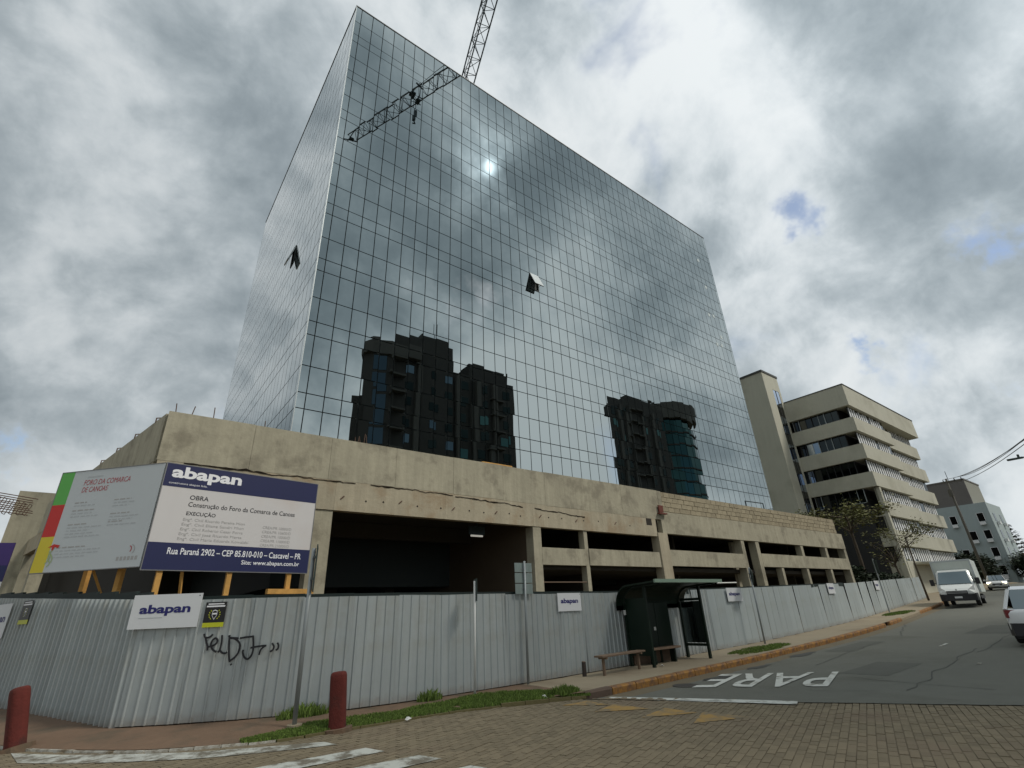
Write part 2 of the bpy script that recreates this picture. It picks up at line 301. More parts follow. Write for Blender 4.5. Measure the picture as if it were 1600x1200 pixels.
def thing(name, label, cat, loc=(0, 0, 0), rz=0.0, group=None):
    o = bpy.data.objects.new(name, None); COL.objects.link(o); o.empty_display_size = .3
    M = Matrix.Translation(loc) @ Matrix.Rotation(rz, 4, 'Z'); o.matrix_world = M; WM[o] = M
    o['label'] = label; o['category'] = cat
    if group: o['group'] = group
    return o
def tag(o, label, cat=None, group=None, kind=None):
    o['label'] = label
    if cat: o['category'] = cat
    if group: o['group'] = group
    if kind: o['kind'] = kind
    return o
I4 = Matrix.Identity(4)
T = Matrix.Translation
def RZ(a): return Matrix.Rotation(a, 4, 'Z')
def interp(pts, x):
    if x <= pts[0][0]: a, b = pts[0], pts[1]
    elif x >= pts[-1][0]: a, b = pts[-2], pts[-1]
    else:
        for a, b in zip(pts, pts[1:]):
            if a[0] <= x <= b[0]: break
    return a[1]+(b[1]-a[1])*(x-a[0])/(b[0]-a[0])
def catmull(pts, per=6):
    out = []
    P = [Vector(p) for p in pts]
    for i in range(len(P)-1):
        p0 = P[max(i-1, 0)]; p1 = P[i]; p2 = P[i+1]; p3 = P[min(i+2, len(P)-1)]
        for k in range(per):
            t = k/per; out.append(.5*((2*p1)+(p2-p0)*t+(2*p0-5*p1+4*p2-p3)*t*t+(3*p1-p0-3*p2+p3)*t**3))
    out.append(P[-1]); return out
def gz(x):                              # rise of the street away from the crossing
    if x < 14: return 0.0
    if x < 18: return .03*(x-14)**2/8
    if x < 110: return .03*(x-16)
    return 2.82
_font_cache = {}
def text_mesh(s, width=None, height=None, bold=0.0, shear=0.0, m=None, align='LEFT'):
    """lettering as a flat filled mesh, origin at its lower left, fitted to width and height in metres"""
    cu = bpy.data.curves.new('t', 'FONT'); cu.body = s; cu.size = 1.0; cu.offset = bold; cu.shear = shear; cu.resolution_u = 3; cu.fill_mode = 'FRONT'
    ob = bpy.data.objects.new('t', cu); COL.objects.link(ob)
    dg = bpy.context.evaluated_depsgraph_get(); me = bpy.data.meshes.new_from_object(ob.evaluated_get(dg)); bpy.data.objects.remove(ob); bpy.data.curves.remove(cu)
    xs = [v.co.x for v in me.vertices]; ys = [v.co.y for v in me.vertices]
    w = max(xs)-min(xs); h = max(ys)-min(ys)
    kx = width/w if width else None; ky = height/h if height else None
    kx = kx or ky; ky = ky or kx
    x0, y0 = min(xs), min(ys)
    for v in me.vertices: v.co.x = (v.co.x-x0)*kx; v.co.y = (v.co.y-y0)*ky; v.co.z = 0
    me.materials.clear(); me.materials.append(m)
    return me
def ribbon(mb, pts, w, nrm):
    """flat stroke of width w along pts, facing nrm"""
    P = [Vector(p) for p in pts]; n = Vector(nrm); o = len(mb.v)
    for i, p in enumerate(P):
        d = (P[min(i+1, len(P)-1)]-P[max(i-1, 0)]).normalized(); s = d.cross(n).normalized()*(w[i] if isinstance(w, list) else w)/2
        mb.v += [tuple(p+s), tuple(p-s)]
    for i in range(len(P)-1): mb.f.append((o+2*i, o+2*i+1, o+2*i+3, o+2*i+2))
    return mb

# ================================================================== THE SETTING
def build_ground():
    mb = MB(); xs = [-500, -100, -30, 0, 8, 14, 15, 16, 17, 18, 30, 50, 80, 110, 200, 900]; ys = [-500, -60, -20, 0, 10, 20, 40, 100, 600]
    for x in xs:
        for y in ys: mb.v.append((x, y, gz(x)-.16))
    n = len(ys)
    for i in range(len(xs)-1):
        for j in range(n-1): mb.f.append((i*n+j, (i+1)*n+j, (i+1)*n+j+1, i*n+j+1))
    tag(part('ground', mb, JOINT, None), 'brown sandy soil under the street and the building site', kind='structure')
KERB = [(8.9, 9.2), (12, 9.5), (15.5, 9.85), (19.3, 9.95), (22, 9.98), (26, 10.1), (31, 10.5), (39, 11.5), (47, 12.5), (60, 14.4), (80, 16.7), (130, 20.5), (220, 29)]
KC = [(p.x, p.y) for p in catmull([(a, b, 0) for a, b in KERB], 6)]
EDGE = [(-3.2, 22.0), (-2.2, 17.5), (-.9, 13.75), (.7, 11.5), (1.7, 10.72), (2.8, 10.25), (4.2, 10.22), (6.0, 10.15), (7.6, 9.72), (8.9, 9.2)]
EC = [(p.x, p.y) for p in catmull([(a, b, 0) for a, b in EDGE], 6)]
FENCE = [(.7, 13.2), (2.2, 12.25), (4.0, 11.5), (5.5, 11.32), (7.1, 11.35), (9.0, 11.45), (11.5, 11.65), (14.3, 11.95), (17.7, 12.05), (20.4, 12.0), (24.6, 12.05), (32, 12.5), (44.6, 14.2), (56, 15.9), (64, 17.3)]
FC = [(p.x, p.y) for p in catmull([(a, b, 0) for a, b in FENCE], 8)]
LEFTF = [(.7, 13.2), (-.84, 17.66), (-2.6, 22.75)]
def kerb_y(x): return interp(KC, x)
def fence_y(x): return interp(FC, x)
def build_road():
    mb = MB(); nt_, ns = 48, 70
    for i in range(ns+1):
        for j in range(nt_+1):
            t = j/nt_; x0 = 8.75+t*5.9; x = x0+(205-x0)*(i/ns)**2.2
            y = kerb_y(x)-t*10.2+(.05 if j == 0 else 0)
            camber = .05*(1-(2*t-1)**2)-.05
            mb.v.append((x+(.07*mnoise.noise((t*31, 3, 1)) if i == 0 else 0), y, gz(x)-.12+camber*(1 if i > 3 else i/3)+(.011 if i < 6 else 0)))
    for i in range(ns):
        for j in range(nt_): a = i*(nt_+1)+j; mb.f.append((a, a+nt_+1, a+nt_+2, a+1))
    road = part('road', mb, ASPH, None, smooth=True); tag(road, 'grey asphalt street running off to the right', kind='structure')
    def rz(x, y):
        t = (kerb_y(x)-y)/10.2
        return gz(x)-.12+.05*(1-(2*t-1)**2)-.05
    def flat(poly, z): return MB().add([(p[0], p[1], z(p[0], p[1]) if callable(z) else z) for p in poly], [tuple(range(len(poly)))])
    # stop line, broken at its right end
    a, b = Vector((9.5, 9.05)), Vector((11.0, 5.62)); d = (b-a).normalized(); n = Vector((-d.y, d.x))*-.36
    m = MB(); segs = 14
    for k in range(segs+1):
        p = a+(b-a)*k/segs
        for q in (p, p+n): m.v.append((q.x, q.y, rz(q.x, q.y)+.022))
    for k in range(segs): m.f.append((2*k, 2*k+2, 2*k+3, 2*k+1))
    o = part('stop_line', m, PAINTW, road)
    # PARE, written for the traffic coming towards the crossing
    me = text_mesh('PARE', 2.9, 2.75, bold=.008, m=PAINTW)
    # its reading direction: left to right for a driver looking down the street is against our view
    ux = Vector((.55, -.835)).normalized(); uy = Vector((.955, .297)).normalized()
    org = Vector((11.62, 8.42))
    for v in me.vertices:
        q = org+ux*(2.9-v.co.x)+uy*(2.75-v.co.y); v.co = (q.x, q.y, rz(q.x, q.y)+.014)
    put('road_lettering', me, road)
    # lane dashes and a small paint scrap
    for (x, y, l) in ((22.3, 6.2, 1.0), (18.4, 4.4, .25)):
        put('lane_dash', flat([(x, y, ), (x+l, y+.03), (x+l, y+.12), (x, y+.09)], lambda X, Y: rz(X, Y)+.012).mesh('lane_dash', PAINTW2), road)
    # manhole
    mh = MB(); c = (11.9, 8.75)
    mh.prism([(c[0]+.33*math.cos(2*PI*k/18), c[1]+.33*math.sin(2*PI*k/18)) for k in range(18)], rz(*c)-.02, rz(*c)+.012)
    part('manhole_cover', mh, IRON, road)
    for (x, y, r) in ((13.6, 8.9, .5), (16.2, 9.2, .45), (19.5, 9.4, .6)):
        pt = [(x+r*math.cos(2*PI*k/14)*(1.4+.3*math.sin(3*k)), y+r*.35*math.sin(2*PI*k/14)*(1+.3*math.cos(5*k))) for k in range(14)]
        put('tar_patch', flat(pt, lambda X, Y: rz(X, Y)+.008).mesh('tar_patch', mat('tar', (.045, .045, .04), .7, .3, 3)), road)
    # cracks, filled seams and repair patches
    rc = random.Random(21); tar = mat('crack_filler', (.05, .05, .045), .8, .3, 3)
    for (x, y, ang, ln, w) in ((13.5, 4.6, .15, 9, .035), (17, 7.9, .1, 7, .03), (14.5, 3.4, 1.35, 3.2, .03), (21, 5.0, .05, 12, .04), (12.5, 6.1, -.9, 1.6, .025), (26, 8.4, .2, 8, .04)):
        pts = []; px_, py_, a_ = x, y, ang
        for k in range(int(ln/.22)):
            pts.append((px_, py_, rz(px_, py_)+.007)); a_ = ang+.55*mnoise.noise((k*.35, x, y)); px_ += .22*math.cos(a_); py_ += .22*math.sin(a_)
        put('road_crack', ribbon(MB(), pts, [w*(.5+abs(mnoise.noise((k*.6, y, 3)))) for k in range(len(pts))], (0, 0, 1)).mesh('road_crack', tar), road)
    pm = mat('repair_patch', (.092, .094, .080), .9, .2, 1.2, bump=.5, bscale=40)
    for (x, y, l, w) in ((15.6, 5.6, 2.6, 1.1), (20.5, 8.3, 3.4, .8), (27, 5.2, 4, 1.4)):
        m = MB(); n = 6
        for i in range(n+1):
            for yy in (y+.04*rc.random(), y+w+.04*rc.random()): m.v.append((x+l*i/n, yy, rz(x+l*i/n, yy)+.005))
        for i in range(n): m.f.append((2*i, 2*i+2, 2*i+3, 2*i+1))
        put('repair_patch', m.mesh('repair_patch', pm), road)
    return road
def in_poly(p, poly):
    r = False; j = len(poly)-1
    for i in range(len(poly)):
        if (poly[i][1] > p[1]) != (poly[j][1] > p[1]) and p[0] < (poly[j][0]-poly[i][0])*(p[1]-poly[i][1])/(poly[j][1]-poly[i][1])+poly[i][0]: r = not r
        j = i
    return r
def build_pavers():
    bed = MB().add([(-14, 26, -.130), (-14, -10, -.130), (17, -10, -.130), (8.9, 9.3, -.130), (4, 12, -.130), (-2, 26, -.130)], [(0, 1, 2, 3, 4, 5)])
    street = part('paved_crossing', bed, JOINT, None); tag(street, 'brown block paved street crossing in the foreground', kind='structure')
    poly = [(-3.5, 20), (-2.35, 17.5), (-1.05, 13.7)]+[(x, y-.12) for x, y in EC if x > .6]+[(9.2, 9.0), (12.95, 2.8), (14.7, -.1), (9, -1.5), (5, 0), (1.5, 4), (-4, 10)]
    L_, W_ = .22, .11; ang = math.radians(19.6); ca, sa = math.cos(ang), math.sin(ang)
    items = []
    for j in range(-140, 260):
        v = j*W_
        for i in range(-60, 90):
            u = (i+(.5 if j % 2 else 0))*L_
            x, y = u*ca-v*sa, u*sa+v*ca
            if -4 < x < 15 and -2 < y < 20 and in_poly((x, y), poly):
                p = proj((x, y, -.12))
                if p is None or not (-120 < p[0] < 1720 and p[1] < 1330): continue
                items.append(((x-CAM.x)**2+(y-CAM.y)**2 if (0 < p[0] < 1600 and p[1] < 1200) else 1e9, x, y))
    items.sort()
    base = MB().box(-L_/2+.003, L_/2-.003, -W_/2+.003, W_/2-.003, -.05, 0)
    # a slim chamfer: narrower top
    base.v = [(x*(.98 if z == 0 else 1), y*(.95 if z == 0 else 1), z) for x, y, z in base.v]
    me = base.mesh('paver', PAVER)
    rest = MB()
    for k, (d, x, y) in enumerate(items):
        z = -.12+rnd.uniform(-.006, .002); M = T((x, y, z)) @ RZ(ang+rnd.gauss(0, .008)) @ Matrix.Rotation(rnd.gauss(0, .006), 4, 'X') @ Matrix.Rotation(rnd.gauss(0, .006), 4, 'Y')
        if k < 300: put('paver', me, street, M)
        else: rest.add([M @ Vector(v) for v in base.v], base.f)
    part('further_pavers', rest, PAVER, street, kind='stuff')
    def stripe(poly, m, name):
        put(name, MB().add([(x, y, -.1145) for x, y in poly], [tuple(range(len(poly)))]).mesh(name, m), street)
    def gp(px, py):
        d = ray(px, py); p = CAM+d*((-.1145-EYE)/d.z); return (p.x, p.y)
    up_, lo_ = [(17, 1177), (100, 1179.5), (179, 1179), (300, 1175), (400, 1168), (506, 1159)], [(27, 1192), (100, 1193), (179, 1191), (310, 1185), (420, 1175), (527, 1163)]
    for k in range(5): stripe([gp(*up_[k]), gp(*up_[k+1]), gp(*lo_[k+1]), gp(*lo_[k])], PAINTW2, 'crosswalk_stripe')
    stripe([(1.3, 8.75), (3.66, 8.62), (3.78, 8.2), (1.0, 8.25)], PAINTW2, 'crosswalk_stripe')
    stripe([(2.2, 7.72), (4.02, 7.62), (4.16, 7.2), (2.0, 7.2)], PAINTW2, 'crosswalk_stripe')
    stripe([(2.8, 6.75), (4.25, 6.62), (4.4, 6.2), (2.6, 6.2)], PAINTW2, 'crosswalk_stripe')
    for tri in (((7.96, 8.95), (8.66, 8.95), (8.62, 8.2)), ((7.87, 7.95), (8.75, 8.24), (8.74, 7.34)), ((7.99, 6.93), (8.98, 7.18), (8.98, 6.43)), ((8.16, 5.98), (9.09, 6.42), (9.16, 5.56))):
        stripe(tri, PAINTY, 'warning_triangle')
def build_walks():
    # dirt verge on the corner, sloping to the street
    def strip(outer, inner, m, name, label, ncross=5):
        mb = MB(); n = len(outer)
        for (a, b) in zip(outer, inner):
            for k in range(ncross+1):
                t = k/ncross; x, y = a[0]+(b[0]-a[0])*t, a[1]+(b[1]-a[1])*t
                z = a[2]+(b[2]-a[2])*min(1, t*2.2)+(.012*mnoise.noise((x*1.7, y*1.7, 0)) if 0 < t < 1 else 0)
                mb.v.append((x, y, z))
        for i in range(n-1):
            for k in range(ncross): a = i*(ncross+1)+k; mb.f.append((a, a+1, a+ncross+2, a+ncross+1))
        return tag(part(name, mb, m, None, smooth=True), label, kind='structure')
    inner = []
    path = [(-2.6, 22.75), (-.84, 17.66), (.7, 13.2)]+[(x, y) for x, y in FC if .7 < x < 8.95]
    # arc-length matched inner line
    def resample(pl, n):
        ds = [0]
        for a, b in zip(pl, pl[1:]): ds.append(ds[-1]+math.hypot(b[0]-a[0], b[1]-a[1]))
        out = []
        for k in range(n):
            s = ds[-1]*k/(n-1); i = max(j for j in range(len(ds)) if ds[j] <= s+1e-9); i = min(i, len(pl)-2)
            t = (s-ds[i])/max(1e-9, ds[i+1]-ds[i]); out.append((pl[i][0]+(pl[i+1][0]-pl[i][0])*t, pl[i][1]+(pl[i+1][1]-pl[i][1])*t))
        return out
    n = 60; o = resample(EC, n); i_ = resample(path+[(8.9, 11.45)], n)
    strip([(x, y, -.085 if x < 7.5 else -.085+.085*min(1, (x-7.5)/1.2)) for x, y in o], [(x, y+.5, 0) for x, y in i_], DIRT, 'dirt_verge', 'reddish dirt pavement at the corner before the hoarding')
    xs = [8.9+.5*k for k in range(240)]
    walk = strip([(x, kerb_y(x)+.13, gz(x)) for x in xs], [(x, fence_y(x)+.6 if x < 64 else kerb_y(x)+4, gz(x)) for x in xs], WALK, 'sidewalk', 'beige concrete pavement beside the long hoarding')
    # kerb: one stone after another
    kb = bpy.data.objects.new('kerb', None); COL.objects.link(kb); WM[kb] = I4; tag(kb, 'kerb of worn yellow painted stones along the pavement', kind='structure')
    x = 8.9; k = 0
    while x < 130:
        l = .95 if x < 60 else 3.0; y0, y1 = kerb_y(x), kerb_y(x+l); z0 = gz(x); dx = l
        if not (30.2 < x < 31.5):
            a = math.atan2(y1-y0, l); ln = math.hypot(l, y1-y0)-.02
            mb = MB(); h = .30
            prof = [(0, -h), (.16, -h), (.16, .0), (.035, .004), (.0, -.04)]
            mb.loft([[(0+.01, p[0], p[1]+rnd.uniform(-.006, .006)) for p in prof], [(ln, p[0], p[1]+gz(x+l)-z0+rnd.uniform(-.006, .006)) for p in prof]])
            m = mat('kerb_bare_dark', (.11, .075, .055), .9, .3, 3, bump=.4) if x < 9.8 else (KERBY if x < 34 or 40 < x < 52 else WALK)
            part('kerb_stone', mb, m, kb, T((x, y0-.01, z0)) @ RZ(a), smooth=False)
        x += l; k += 1
    # low white edging round the corner
    pts = EC
    s = 0
    for a, b in zip(EC[::2], EC[2::2]):
        if a[0] < -2: continue
        d = math.hypot(b[0]-a[0], b[1]-a[1])
        part('kerb_stone', MB().box(0, d-.015, -.035 if b[0] < 2.9 else -.06, .035 if b[0] < 2.9 else .07, -.2, -.012+rnd.uniform(0, .012)), KERBW if b[0] < 2.9 else mat('kerb_mossy', (.13, .11, .05), .95, .3, 2, bump=.4), kb, T((a[0], a[1], -.085 if b[0] < 7.5 else -.05)) @ RZ(math.atan2(b[1]-a[1], b[0]-a[0])))
build_ground(); build_road(); build_pavers(); build_walks()

# ================================================================== GLASS TOWER
TX0, TX1, TY0, TY1 = 5.34, 51.15, 24.0, 52.2
P_FL, Z_B = 4.145, 11.14             # storey height and a sill level
ZL = []
for k in range(-1, 8):
    z = Z_B+k*P_FL; ZL += [z, z+.84, z+.84+1.5]
ZTOP = Z_B+8*P_FL; ZL.append(ZTOP)
def build_tower():
    t = thing('glass_tower', 'tall office tower with a mirror glass curtain wall behind the raw concrete podium', 'tower', (TX0, TY0, 0))
    core = MB().box(TX0+.10, TX1-.10, TY0+.10, TY1-.1, 3.0, ZTOP-.02)
    part('core', core, MULL, t)
    cw = .882; nf = int((TX1-TX0-.9)/cw); cw = (TX1-TX0-.9)/nf
    xl = [TX0, TX0+.45]+[TX0+.45+cw*(i+1) for i in range(nf)]+[TX1]
    nd = int((TY1-TY0-.9)/.882); dw = (TY1-TY0-.9)/nd
    yl = [TY0, TY0+.45]+[TY0+.45+dw*(i+1) for i in range(nd)]+[TY1]
    G = .025
    wcol = min(range(len(xl)-1), key=lambda i: abs((xl[i]+xl[i+1])/2-21.8)); wrow = min(range(len(ZL)-1), key=lambda j: abs((ZL[j]+ZL[j+1])/2-25.1))
    lcol = min(range(len(yl)-1), key=lambda i: abs((yl[i]+yl[i+1])/2-31.2)); lrow = min(range(len(ZL)-1), key=lambda j: abs((ZL[j]+ZL[j+1])/2-24.9))
    cand = []
    for i in range(len(xl)-1):
        for j in range(len(ZL)-1):
            if (i, j) == (wcol, wrow): continue
            cx, cz = (xl[i]+xl[i+1])/2, (ZL[j]+ZL[j+1])/2; w, h = xl[i+1]-xl[i]-G*2, ZL[j+1]-ZL[j]-G*2
            tilt = Matrix.Rotation(rnd.gauss(0, .0017), 4, 'X') @ Matrix.Rotation(rnd.gauss(0, .0020), 4, 'Z')
            M = T((cx, TY0+.02, cz)) @ tilt
            dp = depth((cx, TY0, cz)); low = ZL[j+1] > 1.65+5.85*24/17*.985
            cand.append((-(w*h)/dp**2 if low else 0, M, w, h))
    cand.sort(key=lambda c: c[0]); shared = {}
    rest = MB()
    for k, (a, M, w, h) in enumerate(cand):
        if k < 300:
            key = (round(w, 2), round(h, 2))
            if key not in shared: shared[key] = MB().boxm(I4, w, .03, h).mesh('glass_pane', GLASS)
            put('glass_pane', shared[key], t, WM[t].inverted() @ M)
        else: rest.boxm(M, w, .03, h)
    for i in range(len(yl)-1):
        for j in range(len(ZL)-1):
            if (i, j) == (lcol, lrow): continue
            M = T((TX0+.02, (yl[i]+yl[i+1])/2, (ZL[j]+ZL[j+1])/2)) @ Matrix.Rotation(rnd.gauss(0, .0012), 4, 'Y') @ Matrix.Rotation(rnd.gauss(0, .0012), 4, 'Z')
            rest.boxm(M, .03, yl[i+1]-yl[i]-G*2, ZL[j+1]-ZL[j]-G*2)
    part('further_glass_panes', rest, GLASS, t, kind='stuff')
    for side in range(2):
        mb = MB()
        if side == 0: mb.box(TX1-.07, TX1, TY0, TY1, 3, ZTOP)
        else: mb.box(TX0, TX1-.1, TY1-.07, TY1, 3, ZTOP)
        part('plain_glass_wall', mb, GLASS, t)
    part('coping', MB().box(TX0-.03, TX1+.03, TY0-.035, TY0+.3, ZTOP, ZTOP+.07).box(TX0-.03, TX0+.3, TY0+.3, TY1, ZTOP, ZTOP+.07).box(TX1-.3, TX1+.03, TY0+.3, TY1, ZTOP, ZTOP+.07), mat('tower_coping', (.13, .15, .15), .5, .1, 2), t)
    part('roof_slab', MB().box(TX0+.3, TX1-.3, TY0+.3, TY1, ZTOP-.3, ZTOP-.1), CONC_D, t)
    # thin bright corner profile
    part('corner_profile', MB().box(TX0-.015, TX0+.03, TY0-.015, TY0+.03, 4, ZTOP), COPING, t)
    # two top-hung windows standing open
    x0, x1, z0, z1 = xl[wcol], xl[wcol+1], ZL[wrow], ZL[wrow+1]
    w = thing_window(t, T(((x0+x1)/2, TY0, z1)), x1-x0-.05, z1-z0-.05, .42)
    y0, y1, z0, z1 = yl[lcol], yl[lcol+1], ZL[lrow], ZL[lrow+1]
    thing_window(t, T((TX0, (y0+y1)/2, z1)) @ RZ(-PI/2), y1-y0-.05, z1-z0-.05, .27, False)
    # odd pale square marks on a few panes
    for (px, py) in ((1091, 407), (1103, 449), (1108, 492), (1115, 494), (1127, 527), (1128, 540), (1121, 538)):
        p = on_seg(px, py, (TX0, TY0), (TX1, TY0))
        part('pane_mark', MB().box(p.x-.2, p.x+.18, TY0-.012, TY0-.004, p.z-.2, p.z+.2), mat('pale_mark', (.55, .62, .62), .5, .1, 2), t)
    return t
def thing_window(t, M, w, h, ang, stays=True):
    Mi = WM[t].inverted() @ M
    fr = MB().box(-w/2, -w/2+.05, -.03, .1, -h, 0).box(w/2-.05, w/2, -.03, .1, -h, 0).box(-w/2, w/2, -.03, .1, -h-.04, -h+.02)
    o = part('opening_frame', fr, MULL, t, Mi)
    Mp = Matrix.Rotation(-ang, 4, 'X')
    p = put('open_sash', MB().box(-w/2, w/2, -.05, -.02, -h, 0).mesh('open_sash', mat('open_sash_glass', (.62, .66, .66), .25, .04, 1, spec=.6)), o, Mp)
    part('sash_frame', MB().box(-w/2, w/2, -.018, .02, -h, -h+.06).box(-w/2, -w/2+.05, -.018, .02, -h, 0).box(w/2-.05, w/2, -.018, .02, -h, 0), TRIM if stays else COPING, o, Mp)
    for s in ((-1, 1) if stays else ()):
        part('stay_arm', MB().tube([(s*w/2*.9, .02, -h*.75), (s*w/2*.9, -math.sin(ang)*h*.8, -math.cos(ang)*h*.8)], .012, 5), TRIM, o, I4)
    return o
build_tower()

# ------------------------------------------------------------------ crane on the tower roof
def build_crane():
    t = thing('tower_crane', 'lattice boom of a construction crane reaching out over the tower roof', 'crane', (19.2, 35.3, ZTOP-.1))
    D = Vector((.264, .939, -.2205)).normalized(); P0 = Vector((11.76, 8.79, 51.51))
    a = P0-D*2.9; b = P0+D*27.0
    side = D.cross(Vector((0, 0, 1))).normalized(); up = side.cross(D).normalized()
    W_, H_ = .62, 1.25
    def lat(p0, p1, s_, u_, w, h, bay, r, rd):
        mb = MB(); L_ = (p1-p0).length; d = (p1-p0)/L_; n = int(L_/bay)
        ch = [lambda q: q-s_*w, lambda q: q+s_*w, lambda q: q+u_*h]
        for c in ch: mb.tube([c(p0), c(p1)], r, 5)
        for k in range(n):
            q0 = p0+d*(L_*k/n); q1 = p0+d*(L_*(k+1)/n); qm = (q0+q1)/2
            mb.tube([ch[0](q0), ch[2](qm)], rd, 4); mb.tube([ch[2](qm), ch[0](q1)], rd, 4)
            mb.tube([ch[1](q0), ch[2](qm)], rd, 4); mb.tube([ch[2](qm), ch[1](q1)], rd, 4)
            mb.tube([ch[0](q0), ch[1](q1)] if k % 2 else [ch[1](q0), ch[0](q1)], rd, 4); mb.tube([ch[0](q0), ch[1](q0)], rd, 4)
        return mb
    part('boom', lat(a, b, side, up, W_, H_, 1.35, .065, .032), STEEL, t)
    part('boom_tip', MB().boxm(T(a-D*.2), .5, .3, .3).tube([a-D*1.0-side*.5, a+side*.6], .07, 5).tube([a-D*1.1, a+up*1.2], .06, 5), STEEL, t)
    # hoist frame, rope and hook hanging from the boom
    h = P0+D*8.2
    part('trolley', MB().boxm(T(h-up*.2-side*.4), .5, .5, .2).boxm(T(h-up*.2+side*.4), .4, .6, .2).tube([h-side*.8-up*.3, h+side*.8-up*.3], .06, 6).tube([h+up*1.35-side*.3, h+up*1.35+side*.5], .09, 6).tube([h-side*.6-up*.3, h+up*1.3], .05, 5), STEEL, t)
    hk = part('hook_block', MB().boxm(T(h+Vector((0, 0, -2.9))), .26, .26, 1.3).tube([h+Vector((0, 0, -3.5)), h+Vector((.15, 0, -3.9)), h+Vector((-.1, 0, -4.0))], .07, 6), STEEL, t)
    part('hoist_rope', MB().tube([h-Vector((.12, 0, .2)), h+Vector((-.12, 0, -3))], .035, 4).tube([h+Vector((.12, 0, -.2)), h+Vector((.12, 0, -3))], .035, 4), STEEL, t)
    part('pendant_rope', MB().tube([a+D*11+up*1.5, P0+D*19+up*2.6], .03, 4), STEEL, t)
    base = Vector((19.2, 35.3, ZTOP-.1))
    part('slewing_base', MB().box(base.x-1.2, base.x+1.2, base.y-1.2, base.y+1.2, ZTOP-.1, ZTOP+1.2).box(base.x-1.6, base.x+1.6, base.y, base.y+5, ZTOP+1.2, ZTOP+1.6), STEEL, t)
    part('counterweight', MB().box(base.x-1.3, base.x+1.3, base.y+4, base.y+5.2, ZTOP+1.6, ZTOP+3.0), CONC_D, t)
    part('operator_cab', MB().box(base.x+1.3, base.x+2.6, base.y-.8, base.y+.8, ZTOP+1.3, ZTOP+3.3), STEEL, t)
build_crane()

